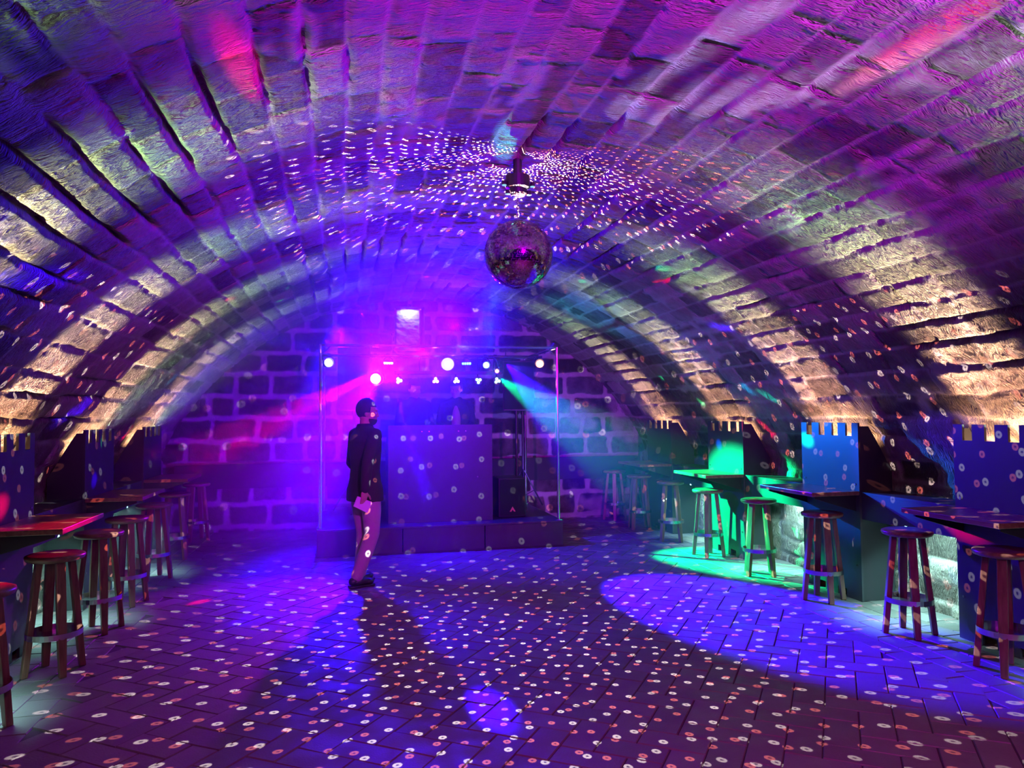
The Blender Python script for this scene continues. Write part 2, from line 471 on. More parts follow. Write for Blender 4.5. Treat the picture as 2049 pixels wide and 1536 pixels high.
def vnoise(x, y, seed):
    """smooth value noise, -1..1"""
    r = np.random.RandomState(seed).rand(256, 256) * 2 - 1
    xi = np.floor(x).astype(int); yi = np.floor(y).astype(int)
    fx = x - xi; fy = y - yi; fx = fx * fx * (3 - 2 * fx); fy = fy * fy * (3 - 2 * fy)
    g = lambda a, b_: r[a % 256, b_ % 256]
    return (g(xi, yi) * (1 - fx) + g(xi + 1, yi) * fx) * (1 - fy) + (g(xi, yi + 1) * (1 - fx) + g(xi + 1, yi + 1) * fx) * fy


def fbm(x, y, seed, oct_=4):
    s = 0; a = 1.0; t = 0
    for k in range(oct_):
        s = s + a * vnoise(x * 2 ** k + 17 * k, y * 2 ** k + 5 * k, seed + k); t += a; a *= 0.55
    return s / t


def masonry(S, Y, s_edges, len_lo, len_hi, seed, wob=0.02):
    """for every point: distance to the nearest joint and a random number of its block"""
    r = np.random.RandomState(seed)
    Sw = S + wob * fbm(S * 2.2, Y * 2.2, seed + 50, 4); Yw = Y + wob * 1.3 * fbm(S * 2.6, Y * 2.6, seed + 90, 4)
    ci = np.clip(np.searchsorted(s_edges, Sw.ravel()).reshape(S.shape) - 1, 0, len(s_edges) - 2)
    ds = np.minimum(Sw - s_edges[ci], s_edges[ci + 1] - Sw)
    dy = np.full(S.shape, 9.0); bid = np.zeros(S.shape)
    y0, y1 = Yw.min() - 1, Yw.max() + 1
    for c in range(len(s_edges) - 1):
        msk = ci == c
        e = [y0 - r.rand() * 0.5]
        while e[-1] < y1: e.append(e[-1] + len_lo + r.rand() * (len_hi - len_lo))
        e = np.array(e); rv = r.rand(len(e))
        if not msk.any(): continue
        yy = Yw[msk]; k = np.clip(np.searchsorted(e, yy) - 1, 0, len(e) - 2)
        dy[msk] = np.minimum(yy - e[k], e[k + 1] - yy); bid[msk] = rv[k]
    return ds, dy, bid, ci


def sstep(a, b_, x):
    t = np.clip((x - a) / (b_ - a), 0, 1); return t * t * (3 - 2 * t)


# ------------------------------------------------------------------ vault and side walls (one stone skin, cut into three)
a0 = math.asin((ZS - ZV) / RV); LA = RV * (math.pi - 2 * a0)
ds_ = 0.0165
sv = np.arange(-ZS, LA + ZS + ds_, ds_)
ya = np.concatenate([np.arange(YF, 1.2, 0.06), np.arange(1.2, 8.0, 0.0165), np.arange(8.0, YB + 0.12, 0.022)])
S, Y = np.meshgrid(sv, ya, indexing='ij')
edges = [-ZS - 0.3]
while edges[-1] < LA + ZS + 0.4:
    edges.append(edges[-1] + 0.165 + rng.rand() * 0.075)
edges = np.array(edges)
d1, d2, bid, ci = masonry(S, Y, edges, 0.30, 0.62, 3, 0.028)
openj = sstep(0.05, 0.45, fbm(S * 1.3, Y * 0.9, 31, 3))            # where the joint has lost its mortar
openx = sstep(0.25, 0.6, fbm(S * 1.1 + 9, Y * 1.1, 37, 3))
low = 1 - sstep(0.0, 1.6, np.minimum(S, LA - S))                    # rougher rubble low on the walls
g1 = 1 - sstep(0.004, 0.020 + 0.012 * low, d1); g2 = 1 - sstep(0.003, 0.013 + 0.010 * low, d2)
joint = np.maximum(g1, g2)
depth = g1 * (0.006 + 0.034 * openj) + g2 * (0.004 + 0.022 * openx) * (1 - g1)
dome = 0.004 * sstep(0.0, 0.05, np.minimum(d1, d2))
ff = fbm(S * 9, Y * 9, 71, 4)
tl = fbm(S * 7 + 3 * fbm(S * 3, Y * 3, 81, 2), Y * 26 + 5 * fbm(S * 4, Y * 4, 83, 3), 79, 2)
rough = 0.0055 * tl * (1 - joint) + (0.006 + 0.010 * low) * ff + 0.010 * (0.4 + low) * fbm(S * 3.5, Y * 3.5, 77, 3)
h = dome + (bid - 0.5) * (0.010 + 0.026 * low) + rough - depth        # towards the room
morts = joint * (1 - np.maximum(openj * g1, openx * g2)) * (0.75 + 0.25 * ff)
smear = sstep(0.30, 0.42, fbm(S * 1.9 + 4, Y * 1.7 + 2, 101, 4)) * sstep(0.09, 0.02, np.minimum(d1, d2))
morts = np.clip(np.maximum(morts, smear * 0.9), 0, 1)
h = h + 0.004 * smear
tone = np.clip(0.5 + (bid - 0.5) * 0.9 + 0.15 * fbm(S * 2, Y * 2, 55, 3), 0, 1) * (1 - 0.8 * joint * np.maximum(openj * g1, openx * g2))
th = math.pi - (a0 + np.clip(S, 0, LA) / RV)          # left springing -> right springing
nx, nz = -np.cos(th), -np.sin(th)
px = XC + RV * np.cos(th); pz = ZV + RV * np.sin(th)
lo = S < 0; hi = S > LA
px = np.where(lo, XC - XW, np.where(hi, XC + XW, px)); pz = np.where(lo, ZS + S, np.where(hi, ZS - (S - LA), pz))
nx = np.where(lo, 1.0, np.where(hi, -1.0, nx)); nz = np.where(lo | hi, 0.0, nz)
h = h - 0.012
P = np.stack([px + nx * h, Y, pz + nz * h], -1)
UV = np.stack([S, Y, np.zeros_like(S)], -1)
i0 = int(np.searchsorted(sv, 0.0)); i1 = int(np.searchsorted(sv, LA))
for nm, a_, b_ in (('wall_left', 0, i0 + 1), ('ceiling', i0, i1 + 1), ('wall_right', i1, len(sv))):
    o = grid_mesh(nm, P[a_:b_], {'tone': tone[a_:b_], 'mortar': morts[a_:b_]}, UV[a_:b_], M['vault'])
    tag(o, kind='structure')
tag(bpy.data.objects['ceiling'], 'barrel vault of rough tooled stone blocks under coloured light')

# ------------------------------------------------------------------ back wall: dark rubble stones in wide pale mortar, with a recess
NX0, NX1, NZ0, NZ1 = 0.73, 1.19, 2.60, 3.27
xv = np.arange(XC - 4.1, XC + 4.12, 0.0145); zv = np.arange(-0.02, 3.50, 0.0145)
Z, X = np.meshgrid(zv, xv, indexing='ij')
ze = [-0.25]
while ze[-1] < 3.8: ze.append(ze[-1] + 0.25 + rng.rand() * 0.09)
d1, d2, bid, ci = masonry(Z, X, np.array(ze), 0.34, 0.80, 21, 0.04)
dd = np.minimum(d1, d2)
corner = np.sqrt(np.clip(0.07 - d1, 0, 1) ** 2 + np.clip(0.07 - d2, 0, 1) ** 2)      # rounded corners
edge = 0.07 - corner + 0.016 * fbm(Z * 5, X * 5, 13, 3)
st = sstep(0.025, 0.045, edge)
nf = fbm(Z * 8, X * 8, 23, 4)
hb = st * (0.012 + 0.012 * (bid - 0.3)) + 0.008 * nf + 0.006 * fbm(Z * 25, X * 25, 24, 2)
smear2 = sstep(0.22, 0.4, fbm(Z * 1.2 + 3, X * 1.0 + 8, 15, 4)) * sstep(3.0, 3.8, X)
mo = np.clip(1 - st + 0.7 * smear2, 0, 1) * np.clip(0.85 + 0.3 * nf, 0, 1)
tn = np.clip(0.35 + (bid - 0.5) * 0.7 + 0.4 * nf, 0, 1)
Pb = np.stack([X, YB - hb, Z], -1)
rr = np.sqrt((X - XC) ** 2 + (Z - ZV) ** 2)
cen = lambda A: A[:-1, :-1]
keep = (cen(rr) < RV + 0.10) & ~((cen(X) > NX0) & (cen(X) < NX1) & (cen(Z) > NZ0) & (cen(Z) < NZ1))
UVb = np.stack([Z, X, np.zeros_like(Z)], -1)
o = grid_mesh('wall_back', Pb, {'tone': tn, 'mortar': mo}, UVb, M['back'], keep)
tag(o, kind='structure')
# recess lining
mb = MB(); D = 0.42
mb.box(((NX0 + NX1) / 2, YB + D / 2, NZ0 - 0.02), (NX1 - NX0 + .1, D, 0.04)); mb.box(((NX0 + NX1) / 2, YB + D / 2, NZ1 + 0.02), (NX1 - NX0 + .1, D, 0.04))
mb.box((NX0 - 0.02, YB + D / 2, (NZ0 + NZ1) / 2), (0.04, D, NZ1 - NZ0)); mb.box((NX1 + 0.02, YB + D / 2, (NZ0 + NZ1) / 2), (0.04, D, NZ1 - NZ0))
o = mb.build('wall_recess', M['back']); tag(o, kind='structure')
xr = np.linspace(NX0 + 0.004, NX1 - 0.03, 60); zr = np.linspace(NZ0 + 0.004, NZ1 - 0.005, 90)
Zr, Xr = np.meshgrid(zr, xr, indexing='ij')
hr = 0.035 * fbm(Zr * 7 + Xr * 3, Xr * 4, 61, 4) + 0.012 * fbm(Zr * 30, Xr * 16, 62, 3)
eg = np.minimum(np.minimum(Xr - NX0, NX1 - .02 - Xr), np.minimum(Zr - NZ0 + .05, NZ1 - Zr))
hr = hr - 0.05 * (1 - sstep(0, 0.05, eg))
Pr = np.stack([Xr, YB + 0.10 - hr, Zr], -1)
o = grid_mesh('pale_stone', Pr, {'tone': Zr * 0, 'mortar': Zr * 0}, np.stack([Zr, Xr, Zr * 0], -1), M['pale'])
tag(o, 'pale rough stone block lit white high in the back wall recess', 'stone block')
spot('recess_light', (0.96, YB + 0.012, NZ1 - 0.012), (0.97, YB + 0.10, NZ0 + 0.25), 3.0, (0.62, 0.80, 1.0), 160, 0.3)

# ------------------------------------------------------------------ wall behind the camera
mb = MB(); pts = [(XC - XW, -0.02), (XC + XW, -0.02), (XC + XW, ZS)]
for k in range(1, 40):
    t = a0 + (math.pi - 2 * a0) * k / 40; pts.append((XC + RV * math.cos(t), ZV + RV * math.sin(t)))
pts.append((XC - XW, ZS))
mb.prism(pts, Vector((0, -0.15, 0)), lambda x, z: Vector((x, YF, z)))
o = mb.build('wall_front', mat('front_wall_stone', (0.25, 0.19, 0.16), 0.9, bump=0.8, bscale=9, vary=0.4, vscale=4)); tag(o, kind='structure')


# ------------------------------------------------------------------ floor: laid concrete pavers
def paver_mat():
    m = bpy.data.materials.new('pavers'); m.use_nodes = True
    b = NB(m.node_tree); p = m.node_tree.nodes['Principled BSDF']
    at = b.n.new('ShaderNodeAttribute'); at.attribute_name = 'tone'
    tc = b.n.new('ShaderNodeTexCoord').outputs['Object']
    t = b.m('ADD', at.outputs['Fac'], b.m('MULTIPLY', b.m('SUBTRACT', b.noise(tc, 2.2, 5, .6), .5), 0.8))
    b.put(p.inputs['Base Color'], b.ramp(t, [(0.0, (0.15, 0.125, 0.115)), (1.0, (0.21, 0.18, 0.165))]))
    b.put(p.inputs['Roughness'], b.mr(b.noise(tc, 5, 3), 0.3, 0.7, 0.42, 0.65))
    bn = b.n.new('ShaderNodeBump'); bn.inputs['Strength'].default_value = 0.35; bn.inputs['Distance'].default_value = 0.006
    b.put(bn.inputs['Height'], b.noise(tc, 90, 4)); b.put(p.inputs['Normal'], bn.outputs[0])
    return m


M['paver'] = paver_mat()
quads = []
TH = math.radians(36); ct, sn = math.cos(TH), math.sin(TH)
LP, WP = 0.34, 0.17


def add_rect(cx, cy, lx, ly, ang):
    quads.append((cx, cy, lx, ly, ang))


XA, XB = XC - XW + 0.9, XC + XW - 1.15
for i in range(-60, 60):
    for j in range(-60, 60):
        # herringbone: pairs of pavers stepping along the diagonal
        bx = i * WP + j * (2 * WP); by = i * WP - j * (2 * WP)
        for (ox, oy, lx, ly) in ((LP / 2, WP / 2, LP, WP), (LP + WP / 2 - LP, WP + LP / 2, WP, LP)):
            u, v_ = bx + ox, by + oy
            X_ = 1.1 + u * ct + v_ * sn; Y_ = 4.0 - u * sn + v_ * ct
            if XA - 0.1 < X_ < XB + 0.1 and YF - 0.2 < Y_ < YB + 0.2:
                add_rect(X_, Y_, lx, ly, -TH)
for k, (x0, x1) in enumerate(((XC - XW - 0.05, XA - 0.02), (XB + 0.02, XC + XW + 0.05))):
    nrow = int((x1 - x0) / 0.16); wr = (x1 - x0) / nrow
    for r_ in range(nrow):
        y = YF - 0.2 - random.random() * 0.25
        while y < YB + 0.2:
            L_ = 0.25; add_rect(x0 + (r_ + .5) * wr, y + L_ / 2, wr, L_, 0.0); y += L_
V = []; Fq = []; T = []
for cx, cy, lx, ly, ang in quads:
    c_, s_ = math.cos(ang), math.sin(ang)
    z = 0.0 - random.random() * 0.003; tl = (random.random() - .5) * 0.004
    g = 0.0022; bv = 0.004; tone_ = random.random()
    n0 = len(V)
    for (hx, hy, dz) in ((lx / 2 - g, ly / 2 - g, -0.008), (lx / 2 - g - bv, ly / 2 - g - bv, 0.0)):
        for sx, sy in ((-1, -1), (1, -1), (1, 1), (-1, 1)):
            x_, y_ = sx * hx, sy * hy
            V.append((cx + x_ * c_ - y_ * s_, cy + x_ * s_ + y_ * c_, z + dz + tl * sx)); T.append(tone_)
    for k in range(4): Fq.append((n0 + k, n0 + (k + 1) % 4, n0 + 4 + (k + 1) % 4, n0 + 4 + k))
    Fq.append((n0 + 4, n0 + 5, n0 + 6, n0 + 7))
me = bpy.data.meshes.new('floor'); me.from_pydata(V, [], Fq)
a = me.attributes.new('tone', 'FLOAT', 'POINT'); a.data.foreach_set('value', T)
me.materials.append(M['paver']); o = link(bpy.data.objects.new('floor', me)); tag(o, kind='structure')
mb = MB(); mb.box((XC, (YB + YF) / 2, -0.058), (2 * XW + 0.3, YB - YF + 0.4, 0.1))
o = mb.build('floor_bed', mat('joint_sand', (0.07, 0.06, 0.055), 0.95)); tag(o, kind='structure')


# ------------------------------------------------------------------ columns of dark boards with battlement tops
def vault_x(z, off=0.02):
    """distance of the stone skin from the centre line at height z"""
    if z <= ZS: return XW - off
    return math.sqrt(RV * RV - (z - ZV) ** 2) - off


def panel_outline(wd, top, notch_w, notch_d, n=4, foot=True):
    pts = [(0, 0.0)]
    if foot:
        for c in (wd * 0.32, wd * 0.68):
            pts += [(c - 0.06, 0.0), (c - 0.06, 0.07), (c + 0.06, 0.07), (c + 0.06, 0.0)]
    pts += [(wd, 0.0), (wd, top)]
    step = wd / (n + 0.9); x = wd
    xs = [wd * 0.90 - k * (wd * 0.80 - notch_w) / (n - 1) for k in range(n)]
    for x in xs:
        pts += [(x, top), (x, top - notch_d), (x - notch_w, top - notch_d), (x - notch_w, top)]
    pts.append((0, top))
    return pts


def make_column(side, far, gap, pmat, label):
    """side +1 right wall, -1 left wall"""
    fx = FR if side > 0 else FL
    off = abs(fx - XC)
    t = empty('battlement_column', (fx, far - CW / 2, 0))
    tag(t, label, 'wall column', 'battlement columns along the side walls')
    W = lambda x, y, z: Vector((x - fx, y - (far - CW / 2), z))
    top = 1.53
    mb = MB(); mb.prism(panel_outline(CW, top, 0.085, 0.115), Vector((side * 0.018, 0, 0)), lambda u, z: W(fx, far - CW + u, z))
    mb.build('front_panel', pmat, t)
    for y in (far - CW + 0.02, far - 0.02 + 0.018 - 0.018):
        pts = [(off + 0.018, 0.0), (XW - 0.02, 0.0), (XW - 0.02, ZS)]
        z = ZS
        for k in range(1, 7):
            z = ZS + (1.50 - ZS) * k / 6; pts.append((max(off + 0.02, vault_x(z, 0.03)), z))
        pts.append((off + 0.018, 1.50))
        mb = MB(); mb.prism(pts, Vector((0, 0.018, 0)), lambda u, z_: W(XC + side * u, y - 0.009, z_))
        mb.build('side_panel', M['side'], t)
    # light bar behind the battlements
    mb = MB(); mb.box(W(fx + side * 0.055, far - CW / 2, 1.375), (0.035, CW - 0.10, 0.03), bevel=0.004)
    mb.build('light_bar', M['black'], t)
    # screws
    mb = MB()
    for y in (far - CW + 0.05, far - 0.05):
        for z in (1.0, 0.30):
            mb.cyl(W(fx - side * 0.006, y, z), W(fx + side * 0.002, y, z), 0.009, n=10)
    mb.build('screw', M['steel'], t, bevel=0)
    return t


WARM = [(0.0, (0.02, 0.02, 0.03)), (0.40, (0.08, 0.08, 0.12)), (0.56, (0.35, 0.35, 0.5)), (0.64, (0.55, 0.85, 0.62)), (0.70, (0.45, 1.15, 0.45)), (0.75, (0.9, 1.05, 0.55)), (0.82, (1.0, 0.74, 0.46)), (0.90, (0.75, 0.44, 0.27)), (1.0, (0.35, 0.19, 0.11))]


def column_light(side, far, gain=1.0, wide=0.16):
    fx = FR if side > 0 else FL
    yc = far - CW / 2
    # washer bar throwing a fan over the vault; its colour turns from amber to green with the angle
    o = area('column_washer', (fx + side * 0.05, yc, 1.50), (fx - side * 0.85 , yc, 1.50 + 1.05), 62 * gain, (1, 1, 1), CW - 0.16, 0.03, 62)
    d = (Vector((fx - side * 0.85, yc, 2.55)) - o.location).normalized()
    m = Matrix((Vector((0, 1, 0)), (-d).cross(Vector((0, 1, 0))), -d)).transposed().to_4x4(); m.translation = o.location
    o.matrix_world = m
    b, inc, em = light_dir(o.data)
    z = b.sep(inc)[2]
    fan = b.mr(b.m('ABSOLUTE', b.sep(inc)[1]), wide, 0.03)          # emission cut off sideways to keep the fan narrow
    b.put(em.inputs[0], b.v('SCALE', b.ramp(b.m('ABSOLUTE', z), WARM), scale=fan)); em.inputs[1].default_value = 1.0
    # inner light of the box, seen through the gaps
    area('column_inner_light', (fx + side * 0.10, yc, 1.28), (fx + side * 0.14, yc, 1.6), 12 * gain, (1.0, 0.60, 0.32), CW - 0.2, 0.03, 150)


def make_table(side, far, label):
    fx = FR if side > 0 else FL
    x1 = fx - side * 0.46
    t = empty('bar_table', ((fx + x1) / 2, far - CW / 2, 0.90)); tag(t, label, 'table', 'wooden tables fixed to the columns')
    W = lambda x, y, z: Vector((x - (fx + x1) / 2, y - (far - CW / 2), z - 0.90))
    mb = MB(); mb.box(W((fx - side * 0.001 + x1) / 2, far - CW / 2, 0.925), (0.458, CW, 0.034))
    mb.build('tabletop', M['table'], t, bevel=0.004)
    for y in (far - CW + 0.06, far - 0.06):
        mb = MB(); mb.prism([(fx - side * 0.002, 0.905), (x1 + side * 0.06, 0.905), (x1 + side * 0.06, 0.885), (fx - side * 0.002, 0.765)], Vector((0, 0.02, 0)),
                            lambda x, z: W(x, y - 0.01, z))
        mb.build('bracket', M['black'], t)
    return t


def make_ledge(side, y0, y1, label, lit=True):
    fx = FR if side > 0 else FL
    xw = XC + side * (XW - 0.03)
    xf = fx + side * 0.015
    t = empty('side_counter', ((xf + xw) / 2, (y0 + y1) / 2, 0.70)); tag(t, label, 'counter', 'counters between the columns')
    W = lambda x, y, z: Vector((x - (xf + xw) / 2, y - (y0 + y1) / 2, z - 0.70))
    L = y1 - y0 - 0.01; yc = (y0 + y1) / 2
    mb = MB(); mb.box(W((xf + xw) / 2, yc, 0.925), (abs(xw - xf), L, 0.022)); mb.build('counter_top', M['side'], t)
    mb = MB(); mb.box(W(xf + side * 0.01, yc, 0.808), (0.018, L, 0.21)); mb.build('front_board', M['side'], t)
    if lit:
        mb = MB(); mb.box(W(xf + side * 0.045, yc, 0.757), (0.03, L - 0.06, 0.012)); mb.build('led_strip', M['led'], t)
        area('counter_light', (xf + side * 0.05, yc, 0.742), (xf + side * 0.30, yc, 0.25), 26.0, (0.36, 0.88, 0.86), 0.03, L - 0.08, 125)
    return t


M['led'] = lamp_mat('cyan_led', (0.3, 1.0, 0.95), 2.0)
cl = {0: 'dark blue board column with a battlement top behind the table, '}
names_r = ['far right battlement column in black beside the back wall', 'right battlement column washed bright green by the stage lights',
           'right battlement column lit azure blue, between green one and nearest one', 'nearest right battlement column, dark indigo, cut by the picture edge',
           'battlement column of the right wall level with the camera']
names_l = ['farthest battlement column on the left wall by the back corner', 'middle left battlement column lit violet with a teal streak',
           'near left battlement column with a red glow above its table', 'battlement column on the left wall before the nearest stool',
           'battlement column of the left wall level with the camera']
tab_r = ['small dark wooden table on the far right column by the back wall', 'wooden table glowing green on the green lit column',
         'wooden table on the azure lit right column', 'nearest right wooden table with red glow beneath it']
tab_l = ['dim wooden table on the farthest left column', 'wooden table with a violet edge on the middle left column',
         'wooden table under the red glow on the near left column', 'wooden table on the left column nearest the camera']
for i, y in enumerate(COL_R):
    make_column(1, y, 0, M['panel_blue'], names_r[i]); column_light(1, y, (0.8, 1, 1, 1.0, 0.4)[i], (.14, .14, .16, .22, .45)[i])
    if i < 4: make_table(1, y, tab_r[i])
for i, y in enumerate(COL_L):
    make_column(-1, y, 0, M['panel_blue'], names_l[i]); column_light(-1, y, (0.8, 1, 1, 1.0, 0.5)[i], (.14, .14, .16, .22, .45)[i])
    if i < 4: make_table(-1, y, tab_l[i])
led_r = ['dark counter between the far right column and the green column', 'counter with a green lit top between green and azure columns',
         'dark blue counter between the azure column and the nearest one', 'counter on the right between the two columns nearest the camera']
for i in range(4): make_ledge(1, COL_R[i + 1], COL_R[i] - CW, led_r[i])
led_l = ['dark counter between the farthest and the middle left columns', 'dark counter between the middle and the near left columns',
         'counter on the left wall behind the nearest stools', 'counter on the left wall level with the camera']
for i in range(4): make_ledge(-1, COL_L[i + 1], COL_L[i] - CW, led_l[i])

# dark board along the back wall
t = empty('back_counter', (XC, YB - 0.10, 0.62)); tag(t, 'long black board running along the whole back wall', 'counter')
mb = MB(); mb.box((0, 0.0, 0.16), (2 * XW - 0.36, 0.02, 0.32)); mb.build('front_board', M['matte'], t)
mb = MB(); mb.box((0, 0.02, 0.33), (2 * XW - 0.36, 0.09, 0.02)); mb.build('top_board', M['matte'], t)


# ------------------------------------------------------------------ bar stools
def make_stool():
    t = empty('bar_stool')
    mb = MB(); mb.lathe([(0.0, 0.715), (0.150, 0.715), (0.168, 0.722), (0.175, 0.738), (0.172, 0.750), (0.155, 0.757), (0.0, 0.757)], 40)
    mb.build('seat', M['seatw'], t, smooth=True)
    for k in range(4):
        a = math.pi / 4 + k * math.pi / 2
        c_, s_ = math.cos(a), math.sin(a)
        mb = MB(); p0, p1 = Vector((0.095 * c_, 0.095 * s_, 0.716)), Vector((0.168 * c_, 0.168 * s_, 0.0))
        bm = mb.bm; rings = []
        for tt in (0, 0.35, 0.7, 1.0):
            c = p0.lerp(p1, tt); hw = 0.027 - 0.007 * tt + 0.004 * math.sin(tt * 3.1); hd = 0.019
            rad = Vector((c_, s_, 0)); tan = Vector((-s_, c_, 0))
            rings.append([bm.verts.new(c + tan * (hw * sx) + rad * (hd * sy)) for sx, sy in ((-1, -1), (1, -1), (1, 1), (-1, 1))])
        for r1_, r2_ in zip(rings, rings[1:]):
            for q in range(4): bm.faces.new((r1_[q], r1_[(q + 1) % 4], r2_[(q + 1) % 4], r2_[q]))
        bm.faces.new(rings[0]); bm.faces.new(rings[-1][::-1])
        mb.build('leg', M['stool'], t, bevel=0.004)
    mb = MB(); r = 0.160
    mb.lathe([(r, 0.232), (r + 0.004, 0.232), (r + 0.004, 0.268), (r, 0.268), (r, 0.232)], 40)
    mb.build('foot_ring', M['steel'], t, smooth=False)
    return t


ST_R = [((4.10, 11.0), 'bar stool farthest right, dim against the back wall board'), ((4.12, 10.05), 'bar stool before the far right black column'),
        ((4.12, 9.0), 'bar stool with green lit seat edge left of the green table'), ((4.10, 7.95), 'bar stool standing before the green lit column'),
        ((4.12, 6.90), 'dark bar stool standing between green and azure columns'), ((4.10, 5.84), 'bar stool standing before the azure lit column'),
        ((4.08, 4.80), 'bar stool left of the nearest right column before the cyan lit stone'), ((4.08, 3.97), 'bar stool cut off by the right picture edge')]
ST_L = [((-1.86, 4.42), 'red topped bar stool cut off by the left picture edge'), ((-1.84, 5.44), 'nearest whole bar stool on the left'),
        ((-1.86, 6.40), 'bar stool just behind the nearest whole left one'), ((-1.88, 7.24), 'third whole bar stool along the left side'),
        ((-1.90, 8.30), 'bar stool beside the violet edged left table'), ((-1.93, 9.40), 'bar stool before the farthest left column'),
        ((-1.93, 10.70), 'dim bar stool in the back left corner')]
proto = make_stool(); first = True
for (x, y), lab in ST_R + ST_L:
    o = proto if first else copy_tree(proto)
    first = False
    o.location = (x - (0.03 if x > 0 else -0.01), y, 0.0); o.rotation_euler.z = random.uniform(-0.5, 0.9)
    tag(o, lab, 'bar stool', 'wooden bar stools along the side walls')

# ------------------------------------------------------------------ mirror ball
t = empty('mirror_ball', BALL); tag(t, 'large mirror ball hanging on a chain from the vault', 'mirror ball')
bm = bmesh.new(); NR = 60
for i in range(NR):
    la0 = -math.pi / 2 + math.pi * i / NR; la1 = la0 + math.pi / NR; lm = (la0 + la1) / 2
    nc = max(6, int(2 * math.pi * math.cos(lm) * NR / math.pi)); ofs = random.random()
    for j in range(nc):
        o0 = 2 * math.pi * (j + ofs) / nc; o1 = 2 * math.pi * (j + 1 + ofs) / nc; om = (o0 + o1) / 2
        nrm = Vector((math.cos(lm) * math.cos(om), math.cos(lm) * math.sin(om), math.sin(lm)))
        nrm = (nrm + Vector((random.gauss(0, 1), random.gauss(0, 1), random.gauss(0, 1))) * 0.006).normalized()
        e1 = nrm.cross(Vector((0, 0, 1))).normalized() * (BR * math.cos(lm) * math.pi / nc * 0.93)
        e2 = nrm.cross(e1).normalized() * (BR * math.pi / NR / 2 * 0.93)
        c = nrm * BR
        bm.faces.new([bm.verts.new(c + a_ * e1 + b_ * e2) for a_, b_ in ((-1, -1), (1, -1), (1, 1), (-1, 1))])
me = bpy.data.meshes.new('mirror_tiles'); bmesh.ops.recalc_face_normals(bm, faces=bm.faces); bm.to_mesh(me); bm.free(); me.materials.append(M['mirror'])
link(bpy.data.objects.new('mirror_tiles', me), t)
mb = MB(); mb.sphere((0, 0, 0), BR - 0.004, u=48, v=32); mb.build('ball_core', mat('ball_core', (0.25, 0.25, 0.26), 0.4, 0.5), t, smooth=True)
mb = MB(); mb.cyl((0, 0, BR - 0.01), (0, 0, BR + 0.008), 0.016, n=20); mb.build('ball_cap', M['chrome'], t)
ztop = ZV + math.sqrt(RV ** 2 - (BALL.x - XC) ** 2)
t = empty('ball_motor', (BALL.x, BALL.y, 3.16)); tag(t, 'black ceiling motor with four tiny lamps above the mirror ball', 'ceiling motor')
mb = MB(); mb.lathe([(0.0, -0.05), (0.045, -0.05), (0.06, -0.035), (0.06, -0.005), (0.082, 0.005), (0.082, 0.085), (0.03, 0.09), (0.03, ztop - 3.16 + 0.01), (0.0, ztop - 3.16 + 0.01)], 24)
mb.build('housing', M['black'], t)
for k, (dx, dz) in enumerate(((-0.098, 0.03), (0.098, 0.03), (-0.072, -0.03), (0.072, -0.03))):
    mb = MB(); mb.cyl((dx, -0.02, dz + 0.014), (dx, -0.02, dz - 0.014), 0.015, 0.019, 14); pod = mb.build('lamp_pod', M['black'], t)
    mb = MB(); mb.cyl((dx, -0.02, dz - 0.0145), (dx, -0.02, dz - 0.018), 0.015, n=14); mb.build('lens', lamp_mat('tiny_lens_%d' % k, (0.35, 0.9, 0.9), 0.9), pod)
# chain
mb = MB(); z = BALL.z + BR + 0.010; k = 0
while z < 3.11:
    for q in range(12):
        a0_, a1_ = 2 * math.pi * q / 12, 2 * math.pi * (q + 1) / 12
        f = lambda a_: Vector((math.cos(a_) * 0.007, 0, math.sin(a_) * 0.013 + z + 0.011)) if k % 2 else Vector((0, math.cos(a_) * 0.007, math.sin(a_) * 0.013 + z + 0.011))
        mb.cyl(f(a0_), f(a1_), 0.0022, n=6)
    z += 0.0205; k += 1
o = mb.build('chain', M['steel'], loc=(BALL.x, BALL.y, 0)); tag(o, 'thin steel chain between the motor and the mirror ball', 'chain')

# ------------------------------------------------------------------ stage
SX0, SX1, SY0, SY1, SH = -0.31, 2.64, 8.95, 11.12, 0.32
t = empty('stage_platform', ((SX0 + SX1) / 2, (SY0 + SY1) / 2, 0)); tag(t, 'low black stage platform carrying the DJ booth', 'stage')
ox, oy = (SX0 + SX1) / 2, (SY0 + SY1) / 2
mb = MB(); mb.box((0, 0, SH - 0.012), (SX1 - SX0, SY1 - SY0, 0.024)); mb.build('deck', M['stage'], t, bevel=0.003)
wd = (SX1 - SX0) / 3
for k in range(3):
    mb = MB(); mb.box((-ox + SX0 + wd * (k + 0.5), -oy + SY0 + 0.02, 0.148), (wd - 0.012, 0.02, 0.292)); mb.build('front_board', M['stage'], t, bevel=0.002)
for x in (SX0 + 0.012, SX1 - 0.012):
    mb = MB(); mb.box((x - ox, 0, 0.148), (0.02, SY1 - SY0 - 0.05, 0.292)); mb.build('side_board', M['stage'], t)
mb = MB(); mb.box((0, -oy + SY0 + 0.012, 0.012), (SX1 - SX0, 0.014, 0.024)); mb.build('bottom_trim', M['black'], t)

